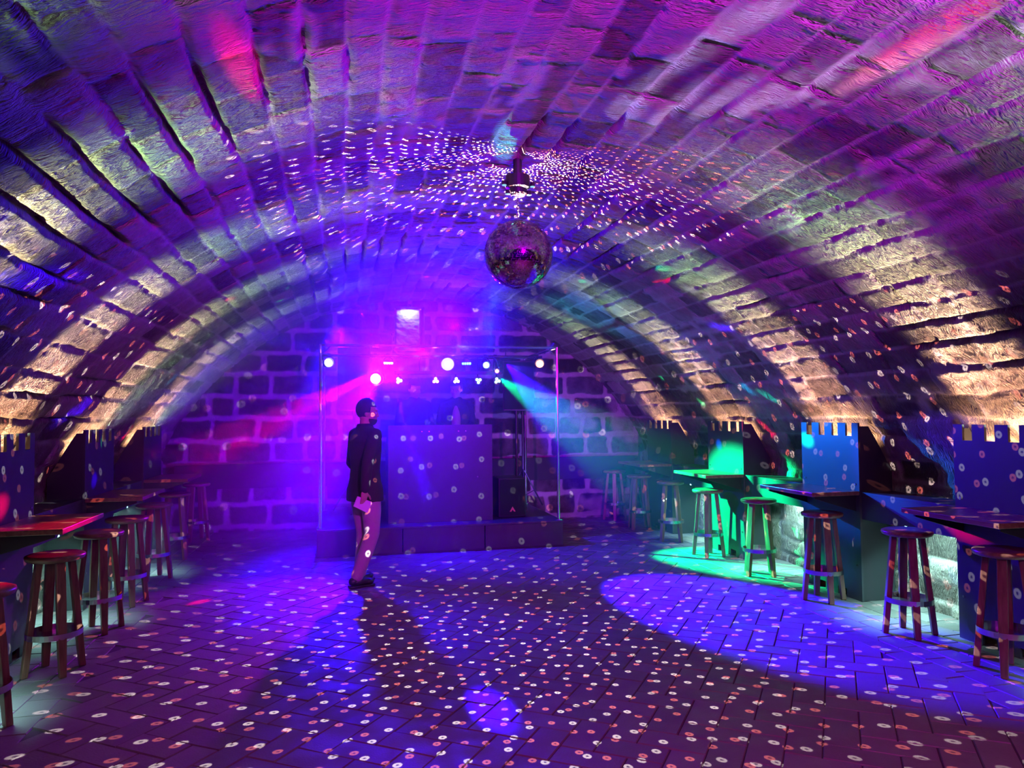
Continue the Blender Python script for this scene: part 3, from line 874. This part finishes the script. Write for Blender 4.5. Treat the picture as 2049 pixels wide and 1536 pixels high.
# tube frame around the stage
t = empty('light_frame', (ox, oy, SH)); tag(t, 'slim square tube frame standing around the stage, with a lamp bar', 'frame')
W = lambda x, y, z: Vector((x - ox, y - oy, z - SH))
FX0, FX1, FY0, FY1, FT = -0.27, 2.60, 9.02, 10.75, 2.46
for x, y in ((FX0, FY0), (FX1, FY0), (FX0, FY1), (FX1, FY1)):
    mb = MB(); mb.cyl(W(x, y, SH), W(x, y, FT), 0.019, n=14); mb.cyl(W(x, y, SH), W(x, y, SH + 0.012), 0.05, n=20)
    mb.build('post', M['chrome'], t, smooth=False)
for a_, b_ in (((FX0, FY0), (FX1, FY0)), ((FX0, FY1), (FX1, FY1)), ((FX0, FY0), (FX0, FY1)), ((FX1, FY0), (FX1, FY1))):
    mb = MB(); mb.cyl(W(*a_, FT), W(*b_, FT), 0.016, n=12); mb.build('top_rail', M['chrome'], t)
for x, sx in ((FX0, 1), (FX1, -1)):
    mb = MB(); mb.cyl(W(x, FY0, FT - 0.12), W(x + sx * 0.12, FY0, FT), 0.008, n=8); mb.build('corner_brace', M['chrome'], t)
BYL = 9.75; BZ = 2.40
mb = MB(); mb.cyl(W(FX0, BYL, BZ), W(FX1, BYL, BZ), 0.018, n=14)
for x in (0.3, 2.1): mb.cyl(W(x, BYL, BZ), W(x, BYL, FT + 0.0), 0.006, n=8)
mb.build('lamp_bar', M['black'], t)


def par_lamp(name, loc, tgt, r, lens_col, lens_s, label, lens_r=None, body='round', group=None, glow=None):
    """stage lamp hung below the bar: body, yoke, lens"""
    loc = Vector(loc); t_ = empty(name, loc); tag(t_, label, 'stage light', group)
    d = (Vector(tgt) - loc).normalized(); q = d.to_track_quat('Z', 'Y').to_matrix()
    R4 = q.to_4x4()
    lr = lens_r or r * 0.72
    mb = MB()
    if body == 'round':
        mb.lathe([(0.0, -2.4 * r), (r * 0.55, -2.35 * r), (r * 0.9, -1.6 * r), (r, -0.4 * r), (r * 1.06, 0.0), (r * 0.98, 0.02), (r * 0.95, -0.03), (0.0, -0.03)], 24, R4)
    else:
        mb.box((0, 0, 0), (r * 2.6, r * 1.0, r * 1.2), bevel=0.006); bmesh.ops.transform(mb.bm, matrix=R4 @ Matrix.Translation((0, 0, -r * 0.62)), verts=mb.bm.verts)
    mb.build('body', M['black'], t_, smooth=False)
    lm = lamp_mat(name + '_lens', lens_col, lens_s)
    mb = MB()
    if body == 'round':
        mb.cyl(R4 @ Vector((0, 0, -0.027)), R4 @ Vector((0, 0, -0.012)), lr, n=24)
    else:
        for k in range(4):
            mb.cyl(R4 @ Vector(((k - 1.5) * r * 0.6, 0, -0.01)), R4 @ Vector(((k - 1.5) * r * 0.6, 0, 0.006)), r * 0.27, n=14)
    mb.build('lens', lm, t_)
    if body == 'round':
        mx = max(lens_col); sat = tuple(max(0.0, (q - 0.35 * mx)) ** 1.3 for q in lens_col) if glow is None else glow
        mb = MB(); mb.cyl(R4 @ Vector((0, 0, -0.029)), R4 @ Vector((0, 0, -0.022)), r * 0.93, n=24); mb.build('halo_disc', lamp_mat(name + '_halo_disc', sat, 1.3), t_)  # halo around the lens, put in as a glowing coloured disc
    mb = MB(); top_ = Vector((0, BYL - loc.y, BZ - loc.z))
    s_ = r * 1.18
    mb.tube([Vector((-s_, 0, -r * 0.2)), Vector((-s_, top_.y * 0.5, r * 0.9)), Vector((-s_ * 0.4, top_.y, top_.z - 0.02)), Vector((s_ * 0.4, top_.y, top_.z - 0.02)), Vector((s_, top_.y * 0.5, r * 0.9)), Vector((s_, 0, -r * 0.2))], 0.006, 6)
    mb.build('yoke', M['black'], t_)
    mb = MB(); mb.cyl(top_ + Vector((-0.02, 0, 0)), top_ + Vector((0.02, 0, 0)), 0.027, n=14); mb.build('clamp', M['black'], t_)
    return t_


CAMP = (0, 0, 1.63)
par_lamp('pin_spot', (-0.19, 9.66, 2.30), BALL, 0.06, (0.85, 0.85, 1.0), 9, 'small white pin spot at the left end of the lamp bar', 0.05)
par_lamp('pin_spot', (2.53, 9.60, 2.30), BALL, 0.06, (1.0, 0.62, 0.45), 9, 'small salmon pin spot at the right end of the lamp bar', 0.046, glow=(1.0, 0.28, 0.12))
par_lamp('par_lamp', (0.39, 9.66, 2.10), (0.6, 2.0, 2.0), 0.095, (1.0, 0.5, 0.95), 9, 'large round lamp shining magenta white beside the left speaker', 0.064, glow=(1.0, 0.0, 0.65))
par_lamp('strip_lamp', (0.55, 9.68, 2.30), (0.4, 2.0, 1.9), 0.05, (1.0, 0.45, 0.6), 14, 'small square derby lamp glowing pinkish white left of the recess', body='box')
par_lamp('par_lamp', (1.31, 9.66, 2.29), (0.4, 0.0, 1.6), 0.088, (1.0, 0.9, 0.3), 9, 'round lamp shining bright yellow in the middle of the bar', 0.036, glow=(0.9, 0.8, 0.0))
par_lamp('strip_lamp', (1.56, 9.68, 2.30), (1.0, 2.0, 1.9), 0.05, (0.05, 1.0, 0.5), 14, 'small square derby lamp glowing green right of the yellow lamp', body='box')
par_lamp('par_lamp', (1.82, 9.66, 2.28), (0.8, 2.0, 1.8), 0.05, (0.55, 0.75, 1.0), 9, 'small bluish white lamp between the green lamp and the right speaker', 0.036)
par_lamp('par_lamp', (1.955, 9.62, 2.20), (0.8, 2.0, 1.8), 0.032, (1.0, 0.5, 0.6), 9, 'tiny pink lamp beside the right speaker', 0.022)

# four-head bar with clusters of three lenses
t = empty('cluster_bar', (1.35, 9.66, 2.18)); tag(t, 'horizontal lamp bar with five clusters of three small lenses', 'stage light')
W = lambda x, y, z: Vector((x - 1.35, y - 9.66, z - 2.18))
mb = MB(); mb.box(W(1.33, 9.70, 2.18), (1.40, 0.05, 0.045), bevel=0.006)
for x in (0.95, 1.72): mb.cyl(W(x, 9.70, 2.19), W(x, BYL, BZ), 0.007, n=8)
mb.build('bar', M['black'], t)
for x, col, s_, rot in ((0.68, (1.0, 0.75, 0.85), 8, 0.5), (1.15, (1.0, 0.45, 0.85), 8, 0), (1.42, (0.6, 0.65, 1.0), 8, 0.1), (1.71, (0.25, 0.9, 1.0), 7, 1.0), (1.96, (0.3, 1.0, 0.8), 7, 0.3)):
    mb = MB(); mb.lathe([(0.0, 0.05), (0.035, 0.05), (0.052, 0.02), (0.054, -0.02), (0.0, -0.02)], 20, Matrix.Translation(W(x, 9.655, 2.075)) @ Matrix.Rotation(math.pi / 2, 4, 'X').inverted())
    mb.cyl(W(x, 9.68, 2.10), W(x, 9.70, 2.17), 0.008, n=8)
    hd = mb.build('lamp_head', M['black'], t)
    for k in range(3):
        a_ = math.pi / 2 + rot + k * 2 * math.pi / 3
        p = W(x + 0.024 * math.cos(a_), 9.634, 2.075 + 0.024 * math.sin(a_))
        mb = MB(); mb.cyl(p, p + Vector((0, -0.006, 0)), 0.0185, n=14); mb.build('lens', lamp_mat('cluster_lens', col, s_), hd)


# ------------------------------------------------------------------ loudspeakers
def speaker(loc, rz, w_, d_, h_, label, logo=False, group=None, name='loudspeaker'):
    t_ = empty(name, loc, rz); tag(t_, label, 'speaker', group)
    mb = MB()
    pts = [(-w_ / 2, 0), (w_ / 2, 0), (w_ * 0.34, d_), (-w_ * 0.34, d_)] if name == 'loudspeaker' else [(-w_ / 2, 0), (w_ / 2, 0), (w_ / 2, d_), (-w_ / 2, d_)]
    mb.prism(pts, Vector((0, 0, h_)), lambda x, y: Vector((x, y, 0)))
    mb.build('cabinet', M['black'], t_, bevel=0.012)
    mb = MB(); mb.box((0, -0.006, h_ / 2), (w_ - 0.03, 0.012, h_ - 0.04), bevel=0.004); g = mb.build('grille', M['grille'], t_)
    if logo:
        mb = MB(); mb.prism([(-0.04, 0.0), (-0.017, 0.0), (0.0, 0.028), (0.017, 0.0), (0.04, 0.0), (0.0, 0.066)], Vector((0, -0.003, 0)), lambda x, z: Vector((x, -0.012, 0.07 + z)))
        mb.build('badge', mat('orange_badge', (0.85, 0.35, 0.2), 0.4), g)
    return t_


def speaker_stand(loc, z1, label, tripod=True):
    t_ = empty('speaker_stand', loc); tag(t_, label, 'speaker stand')
    h_ = z1 - loc[2]
    mb = MB(); mb.cyl((0, 0, 0.02 if tripod else 0), (0, 0, h_), 0.0175, n=14); mb.build('pole', M['black'], t_)
    mb = MB(); mb.cyl((0, 0, h_ - 0.05), (0, 0, h_), 0.028, n=14); mb.build('collar', M['black'], t_)
    if tripod:
        for k in range(3):
            a_ = 0.4 + k * 2 * math.pi / 3
            mb = MB(); mb.cyl((0, 0, 0.55), (0.34 * math.cos(a_), 0.34 * math.sin(a_), 0.012), 0.011, n=8)
            mb.cyl((0, 0, 0.16), (0.2 * math.cos(a_), 0.2 * math.sin(a_), 0.235), 0.006, n=6); mb.build('leg', M['black'], t_)
    return t_


speaker((2.36, 10.12, 1.68), -0.12, 0.44, 0.36, 0.70, 'tall black loudspeaker on a pole right of the booth')
speaker((0.13, 10.30, 1.70), -0.05, 0.44, 0.36, 0.86, 'tall black loudspeaker on a pole behind the magenta lamp')
speaker((2.10, 9.42, SH), 0.04, 0.36, 0.44, 0.50, 'black subwoofer with a small orange badge on the stage', True, name='subwoofer')
speaker_stand((2.22, 9.66, SH + 0.502), 1.68, 'black pole standing in the subwoofer', False)
speaker_stand((2.46, 10.32, SH), 1.678, 'black speaker stand at the right rear of the stage')
speaker_stand((0.13, 10.48, SH), 1.698, 'black speaker stand at the left rear of the stage')

# ------------------------------------------------------------------ DJ booth
t = empty('dj_booth', (1.165, 9.55, SH)); tag(t, 'wide black DJ booth standing on the stage', 'DJ booth')
BX0, BX1, BY0, BY1, BT = 0.52, 1.81, 9.24, 9.86, 1.51
W = lambda x, y, z: Vector((x - 1.165, y - 9.55, z - SH))
mb = MB(); mb.box(W((BX0 + BX1) / 2, BY0 + 0.01, (SH + BT) / 2), (BX1 - BX0, 0.02, BT - SH)); fp = mb.build('front_panel', M['booth'], t, bevel=0.003)
for x in (BX0 + 0.01, BX1 - 0.01):
    mb = MB(); mb.prism([(BY0 + 0.02, SH), (BY1, SH), (BY1, 1.20), (BY0 + 0.02, BT)], Vector((0.02, 0, 0)), lambda y, z: W(x - 0.01, y, z)); mb.build('side_panel', M['booth'], t)
mb = MB(); mb.box(W((BX0 + BX1) / 2, (BY0 + BY1) / 2 + 0.01, 1.17), (BX1 - BX0 - 0.05, BY1 - BY0 - 0.04, 0.03)); mb.build('work_shelf', M['booth'], t)
for x, z in ((0.93, 1.43), (1.02, 1.43), (1.385, 1.43), (1.475, 1.43), (1.62, 0.86)):
    mb = MB(); mb.cyl(W(x, BY0 - 0.002, z), W(x, BY0 + 0.01, z), 0.007, n=10); mb.build('screw', M['steel'], fp)
# deck on the shelf
for k, (x, lab) in enumerate(((0.86, 'left black DJ player on the booth shelf'), (1.50, 'right black DJ player on the booth shelf'))):
    t = empty('dj_player', (x, 9.56, 1.186)); tag(t, lab, 'DJ player')
    mb = MB(); mb.box((0, 0, 0.045), (0.30, 0.34, 0.09), bevel=0.01); mb.build('case', M['black'], t)
    mb = MB(); mb.cyl((0, -0.03, 0.09), (0, -0.03, 0.105), 0.10, n=32); mb.build('jog_wheel', M['steel'], t)
t = empty('dj_mixer', (1.18, 9.56, 1.186)); tag(t, 'black mixer between the two DJ players', 'mixer')
mb = MB(); mb.box((0, 0, 0.045), (0.27, 0.34, 0.09), bevel=0.01); mb.build('case', M['black'], t)
for i in range(3):
    for j in range(3):
        mb = MB(); mb.cyl(((i - 1) * 0.07, (j - 1) * 0.07, 0.09), ((i - 1) * 0.07, (j - 1) * 0.07, 0.108), 0.011, n=12); mb.build('knob', M['steel'], t)


# ------------------------------------------------------------------ people
def fused(name, fill, voxel, smooth=5):
    """overlapping closed volumes fused into one continuous surface"""
    bm_ = bmesh.new(); fill(bm_)
    me = bpy.data.meshes.new(name); bm_.to_mesh(me); bm_.free()
    o2 = bpy.data.objects.new(name, me); C.objects.link(o2)
    rm = o2.modifiers.new('remesh', 'REMESH'); rm.mode = 'VOXEL'; rm.voxel_size = voxel; rm.use_smooth_shade = True
    sm = o2.modifiers.new('smooth', 'SMOOTH'); sm.iterations = smooth; sm.factor = 0.5
    dg = bpy.context.evaluated_depsgraph_get()
    ev = bpy.data.meshes.new_from_object(o2.evaluated_get(dg)); ev.name = name
    o2.modifiers.clear(); o2.data = ev
    for p in ev.polygons: p.use_smooth = True
    return o2


def limb(bm_, pts, rs, flat=1.0):
    """tapering chain of round links"""
    pts = [Vector(p) for p in pts]
    for (p, q), (r_, t_) in zip(zip(pts, pts[1:]), zip(rs, rs[1:])):
        d_ = q - p; m = Matrix.Translation((p + q) / 2) @ d_.to_track_quat('Z', 'Y').to_matrix().to_4x4()
        bmesh.ops.create_cone(bm_, cap_ends=True, segments=20, radius1=r_, radius2=t_, depth=d_.length, matrix=m)
    for p, r_ in zip(pts, rs):
        bmesh.ops.create_uvsphere(bm_, u_segments=18, v_segments=12, radius=r_ * 1.0, matrix=Matrix.Translation(p))


def loft(bm_, rings, n=28):
    """closed trunk from elliptical rings (centre, half width, half depth)"""
    R_ = []
    for c, a_, b_ in rings:
        R_.append([bm_.verts.new(Vector(c) + Vector((a_ * math.copysign(abs(math.cos(t)) ** 0.85, math.cos(t)), b_ * math.copysign(abs(math.sin(t)) ** 0.85, math.sin(t)), 0)))
                   for t in [2 * math.pi * k / n for k in range(n)]])
    for p, q in zip(R_, R_[1:]):
        for k in range(n): bm_.faces.new((p[k], p[(k + 1) % n], q[(k + 1) % n], q[k]))
    bm_.faces.new(R_[0][::-1]); bm_.faces.new(R_[-1])


def ell(bm_, c, s, rot=None, u=20, v=14):
    m = Matrix.Translation(c) @ (rot or Matrix.Identity(4)) @ Matrix.Diagonal((*s, 1))
    bmesh.ops.create_uvsphere(bm_, u_segments=u, v_segments=v, radius=1.0, matrix=m)


def person(loc, rz, J, label, top_mat, hair_long=0.0, legs=True, beard=False, coat=0.0, group=None):
    """J: joints in the person's own frame (faces -Y); hands with fingers, face, clothes as children"""
    t_ = empty('person', loc, rz); tag(t_, label, 'person', group)
    hip, chest, neck, head = [Vector(J[k]) for k in ('hip', 'chest', 'neck', 'head')]
    hands = []
    for sd in ('l', 'r'):
        E2, H_ = Vector(J[sd + 'el']), Vector(J[sd + 'ha'])
        f = (H_ - E2).normalized(); side_ = Vector((1 if sd == 'l' else -1, 0, 0)); side_ = (side_ - f * side_.dot(f)).normalized()
        spread = Vector((0, -1, 0)); spread = (spread - f * spread.dot(f)).normalized()
        hands.append((H_, f, spread, side_))

    def trunk(g):
        """g: how much wider than the bare body"""
        z0 = hip.z; lean = lambda z: hip.lerp(neck, min(1, max(0, (z - z0) / (neck.z - z0))))
        out_ = []
        for dz, a_, b_ in ((-0.10, .150, .105), (-0.03, .165, .115), (0.06, .155, .105), (0.16, .145, .098), (0.26, .158, .105), (0.36, .172, .112), (0.44, .176, .105), (0.50, .150, .085), (0.545, .085, .066)):
            c = lean(z0 + dz); out_.append((Vector((c.x, c.y, z0 + dz)), a_ + g, b_ + g))
        return out_
    yaw_ = J.get('head_yaw', 0.0); HR = Matrix.Rotation(yaw_, 4, 'Z') @ Matrix.Rotation(J.get('head_pitch', 0.0), 4, 'X')

    def extra(bm_):
        P_ = lambda v_: head + (HR @ Vector(v_))
        ell(bm_, P_((0, 0.01, 0.02)), (0.076, 0.096, 0.108), HR, 28, 20)
        ell(bm_, P_((0, -0.025, -0.045)), (0.058, 0.068, 0.075), HR)
        ell(bm_, P_((0, -0.075, -0.088)), (0.026, 0.022, 0.022), HR)
        ell(bm_, P_((0, -0.094, -0.008)), (0.012, 0.016, 0.028), HR @ Matrix.Rotation(-0.3, 4, 'X'))
        ell(bm_, P_((0, -0.105, -0.022)), (0.017, 0.014, 0.011), HR)
        ell(bm_, P_((0, -0.088, -0.052)), (0.026, 0.013, 0.008), HR)
        ell(bm_, P_((0, -0.080, 0.035)), (0.055, 0.020, 0.012), HR)
        for s_ in (-1, 1):
            ell(bm_, P_((s_ * 0.077, 0.012, -0.008)), (0.010, 0.020, 0.032), HR)
            ell(bm_, P_((s_ * 0.042, -0.065, -0.022)), (0.022, 0.022, 0.018), HR)
        for H_, f, spread, side_ in hands:
            inn = -side_
            for k in range(4):
                base = H_ + f * 0.080 + spread * (0.027 - 0.018 * k)
                l_ = (0.040, 0.046, 0.042, 0.033)[k]
                cur = base; dr = f.copy()
                for q in range(3):
                    dr = (dr + inn * (0.22 + 0.10 * q)).normalized(); nx_ = cur + dr * l_ * (0.95, 0.7, 0.55)[q]
                    m = Matrix.Translation((cur + nx_) / 2) @ (nx_ - cur).to_track_quat('Z', 'Y').to_matrix().to_4x4()
                    bmesh.ops.create_cone(bm_, cap_ends=True, segments=8, radius1=0.0092 - 0.0008 * q, radius2=0.0085 - 0.0008 * q, depth=(nx_ - cur).length * 1.1, matrix=m)
                    bmesh.ops.create_uvsphere(bm_, u_segments=8, v_segments=6, radius=0.0086 - 0.0008 * q, matrix=Matrix.Translation(nx_)); cur = nx_
            cur = H_ + f * 0.03 + spread * 0.030; dr = (f * 0.6 + spread * 0.8).normalized()
            for q in range(2):
                nx_ = cur + dr * 0.034; m = Matrix.Translation((cur + nx_) / 2) @ (nx_ - cur).to_track_quat('Z', 'Y').to_matrix().to_4x4()
                bmesh.ops.create_cone(bm_, cap_ends=True, segments=8, radius1=0.0115, radius2=0.010, depth=0.038, matrix=m)
                bmesh.ops.create_uvsphere(bm_, u_segments=8, v_segments=6, radius=0.010, matrix=Matrix.Translation(nx_)); cur = nx_; dr = (dr + f * 0.5 + inn * 0.3).normalized()

    def fill_body(bm_):
        loft(bm_, trunk(-0.006))
        limb(bm_, [neck - Vector((0, -0.005, 0.06)), neck.lerp(head, 0.6) + Vector((0, 0.012, 0))], [0.062, 0.053])
        for sd, (H_, f, spread, side_) in zip(('l', 'r'), hands):
            S_, E2 = Vector(J[sd + 'sh']), Vector(J[sd + 'el'])
            limb(bm_, [S_, S_.lerp(E2, 0.5), E2, E2.lerp(H_, 0.3), H_], [0.056, 0.047, 0.039, 0.039, 0.026])
            q = Matrix((spread, side_, f)).transposed().to_4x4()
            ell(bm_, H_ + f * 0.045, (0.040, 0.017, 0.052), q)
        if legs:
            for sd in ('l', 'r'):
                T_, K_, A_ = [Vector(J[sd + k]) for k in ('th', 'kn', 'an')]
                limb(bm_, [T_, T_.lerp(K_, 0.5), K_, K_.lerp(A_, 0.3), A_], [0.088, 0.074, 0.056, 0.056, 0.037])
        extra(bm_)
    body = fused('body', fill_body, 0.0065, 4); body.parent = t_; body.data.materials.clear(); body.data.materials.append(M['skin'])
    # eyes
    P_ = lambda v_: head + (HR @ Vector(v_))
    for s_ in (-1, 1):
        mb_ = MB(); mb_.sphere(P_((s_ * 0.030, -0.074, 0.004)), 0.0125); mb_.build('eye', mat('eye_white', (0.6, 0.58, 0.56), 0.3), t_, smooth=True)
    # hair: a cap over the skull
    mb_ = MB(); ell(mb_.bm, P_((0, 0.018, 0.034)), (0.084, 0.100, 0.106), HR, 32, 22)
    dele = []
    for v_ in mb_.bm.verts:
        q = HR.inverted() @ (v_.co - head)
        if (q.y < -0.035 and q.z < 0.062) or q.z < -0.055 - hair_long or (q.y < 0.0 and q.z < -0.01): dele.append(v_)
        else: v_.co += (v_.co - P_((0, 0.018, 0.034))).normalized() * (0.004 * math.sin(q.x * 220) * math.sin(q.z * 190))
    bmesh.ops.delete(mb_.bm, geom=dele, context='VERTS')
    h_ = mb_.build('hair', M['hair'], t_, smooth=True); so = h_.modifiers.new('s', 'SOLIDIFY'); so.thickness = 0.012; so.offset = -0.4
    if beard:
        mb_ = MB(); ell(mb_.bm, P_((0, -0.036, -0.066)), (0.062, 0.066, 0.058), HR, 28, 18)
        bmesh.ops.delete(mb_.bm, geom=[v_ for v_ in mb_.bm.verts if (HR.inverted() @ (v_.co - head)).z > -0.048 or (HR.inverted() @ (v_.co - head)).y > 0.01], context='VERTS')
        h_ = mb_.build('beard', M['hair'], t_, smooth=True); so = h_.modifiers.new('s', 'SOLIDIFY'); so.thickness = 0.008
    # jacket: torso and sleeves as one garment
    def fill_jacket(bm_):
        rg = trunk(0.020)
        rg[0] = (rg[0][0] - Vector((0, 0, coat * 0.4)), rg[0][1] + 0.026, rg[0][2] + 0.034); rg[1] = (rg[1][0], rg[1][1] + 0.012, rg[1][2] + 0.016)
        loft(bm_, rg + [(neck + Vector((0, 0.004, 0.035)), 0.068, 0.066)])
        for sd in ('l', 'r'):
            S_, E2, H_ = [Vector(J[sd + k]) for k in ('sh', 'el', 'ha')]
            limb(bm_, [S_, S_.lerp(E2, 0.5), E2, E2.lerp(H_, 0.5), E2.lerp(H_, 0.93)], [0.070, 0.062, 0.056, 0.052, 0.045])
            limb(bm_, [neck + Vector((0, 0.012, -0.035)), S_ + Vector((0, 0.005, 0.004))], [0.066, 0.064])
        for v_ in bm_.verts:                                   # soft folds in the cloth
            v_.co += Vector((math.sin(v_.co.z * 61 + v_.co.x * 23), math.sin(v_.co.z * 53 + v_.co.x * 31), 0)) * 0.0025
    jk = fused('jacket', fill_jacket, 0.009, 4); jk.parent = t_; jk.data.materials.clear(); jk.data.materials.append(top_mat)
    if legs:
        def fill_trousers(bm_):
            loft(bm_, [(hip + Vector((0, 0, -0.13)), .145, .105), (hip + Vector((0, 0, -0.05)), .176, .126), (hip + Vector((0, 0, 0.05)), .168, .118)])
            for sd in ('l', 'r'):
                T_, K_, A_ = [Vector(J[sd + k]) for k in ('th', 'kn', 'an')]
                limb(bm_, [T_, T_.lerp(K_, 0.5), K_, K_.lerp(A_, 0.4), A_ + Vector((0, 0, 0.02))], [0.102, 0.092, 0.074, 0.070, 0.060])
            for v_ in bm_.verts:
                v_.co += Vector((math.sin(v_.co.z * 47 + v_.co.x * 23), math.sin(v_.co.z * 71), 0)) * 0.003
        tr = fused('trousers', fill_trousers, 0.010, 4); tr.parent = t_; tr.data.materials.clear(); tr.data.materials.append(J.get('tm', M['trousers']))
        for sd in ('l', 'r'):
            A_ = Vector(J[sd + 'an']); d_ = Vector(J[sd + 'toe']); q = Matrix.Rotation(math.atan2(d_.x, -d_.y), 4, 'Z') @ Matrix.Rotation(J.get(sd + 'pitch', 0.0), 4, 'X')
            mb_ = MB(); c = A_ + Vector((0, 0, -0.085))
            ell(mb_.bm, Vector((0, -0.04, 0.052)), (0.048, 0.125, 0.040)); ell(mb_.bm, Vector((0, 0.035, 0.06)), (0.041, 0.050, 0.042)); ell(mb_.bm, Vector((0, -0.115, 0.045)), (0.045, 0.055, 0.032))
            for v_ in mb_.bm.verts: v_.co.z = max(v_.co.z, 0.022)
            mb_.box((0, -0.045, 0.011), (0.088, 0.25, 0.022), bevel=0.008)
            bmesh.ops.transform(mb_.bm, matrix=Matrix.Translation(c) @ q, verts=mb_.bm.verts)
            o_ = mb_.build('shoe', M['shoe'], t_, smooth=True)
    return t_


# visitor walking on the dance floor, turned away to the right
J = dict(hip=(0, 0, 0.95), chest=(0.0, -0.005, 1.27), neck=(0.0, 0.0, 1.52), head=(0.0, -0.03, 1.66),
         lsh=(0.168, 0, 1.44), lel=(0.235, 0.0, 1.16), lha=(0.22, -0.20, 0.95),
         rsh=(-0.168, 0, 1.44), rel=(-0.25, 0.14, 1.18), rha=(-0.25, 0.17, 0.93),
         lth=(0.09, 0, 0.88), lkn=(0.10, -0.05, 0.49), lan=(0.085, 0.0, 0.085), ltoe=(0.03, -0.12, 0),
         rth=(-0.09, 0, 0.88), rkn=(-0.10, -0.01, 0.49), ran=(-0.075, 0.14, 0.085), rtoe=(-0.02, -0.12, 0), head_yaw=-0.55, head_pitch=0.12, coat=0)
person((0.20, 7.50, 0.0), math.radians(122), J, 'person in dark jacket and pale trousers walking across the dance floor', M['jacket'], beard=True, coat=0.12)
a_ = math.radians(122); hx, hy = -0.25, 0.17
t = empty('paper_sheet', (0.20 + hx * math.cos(a_) - hy * math.sin(a_), 7.50 + hx * math.sin(a_) + hy * math.cos(a_), 0.80), 0.3); tag(t, 'folded white paper held in the hand of the walking person', 'paper')
mb = MB(); mb.box((-0.02, 0, 0.0), (0.15, 0.004, 0.10), Matrix.Rotation(0.5, 3, 'Y')); mb.build('front_leaf', M['paper'], t)
mb = MB(); mb.box((-0.02, 0.012, 0.004), (0.15, 0.004, 0.10), Matrix.Rotation(0.42, 3, 'Y')); mb.build('back_leaf', M['paper'], t)
# two people behind the booth
J2 = dict(J); J2.update(lel=(0.225, -0.03, 1.18), lha=(0.14, -0.22, 1.10), rel=(-0.225, -0.03, 1.18), rha=(-0.12, -0.22, 1.10), rkn=(-0.10, 0.0, 0.49), ran=(-0.10, 0.02, 0.085), head_yaw=0.2, head_pitch=0.25)
person((0.92, 10.13, SH), 0.15, J2, 'tall person in dark clothes standing behind the left half of the booth', M['jacket'])
J3 = dict(J2); J3.update(head_yaw=-0.3)
person((1.49, 10.16, SH), -0.15, J3, 'person with open jacket over a light shirt behind the right half of the booth', M['jacket'], group=None)
t = bpy.data.objects['person.002']
mb = MB(); mb.sphere((0, -0.062, 1.24), 1.0, (0.075, 0.105, 0.22), 24, 16); mb.build('shirt', M['shirt'], t, smooth=True)

# ------------------------------------------------------------------ stage haze
m = bpy.data.materials.new('haze'); m.use_nodes = True; nt = m.node_tree; nt.nodes.clear()
vs_ = nt.nodes.new('ShaderNodeVolumeScatter'); ou = nt.nodes.new('ShaderNodeOutputMaterial'); nt.links.new(vs_.outputs[0], ou.inputs['Volume'])
vs_.inputs['Color'].default_value = (1, 1, 1, 1); hb_ = NB(nt); hp = hb_.sep(hb_.n.new('ShaderNodeNewGeometry').outputs['Position'])
hb_.put(vs_.inputs['Density'], hb_.m('MULTIPLY', hb_.mr(hp[0], 1.9, 0.6, 0.008, 0.10), hb_.mr(hp[1], 6.4, 8.0, 0.2, 1.0))); vs_.inputs['Anisotropy'].default_value = 0.55
mb = MB(); mb.box((1.1, 8.85, 1.62), (8.0, 4.9, 3.9)); hz = mb.build('haze', m); tag(hz, 'blue lit haze hanging around the stage', 'haze', kind='stuff')

# lamp body added out of view to go with the purple vault fill
t = empty('par_lamp', (1.35, -0.9, 2.75)); tag(t, 'added lamp body behind the camera for the purple vault fill', 'stage light')
mb = MB(); mb.cyl((0, -0.20, 0.0), (0, -0.02, -0.028), 0.07, 0.085, 20); mb.build('body', M['black'], t)
mb = MB(); mb.cyl((0, -0.10, 0.05), (0, -0.10, 0.62), 0.012, n=10); mb.build('hanger', M['black'], t)
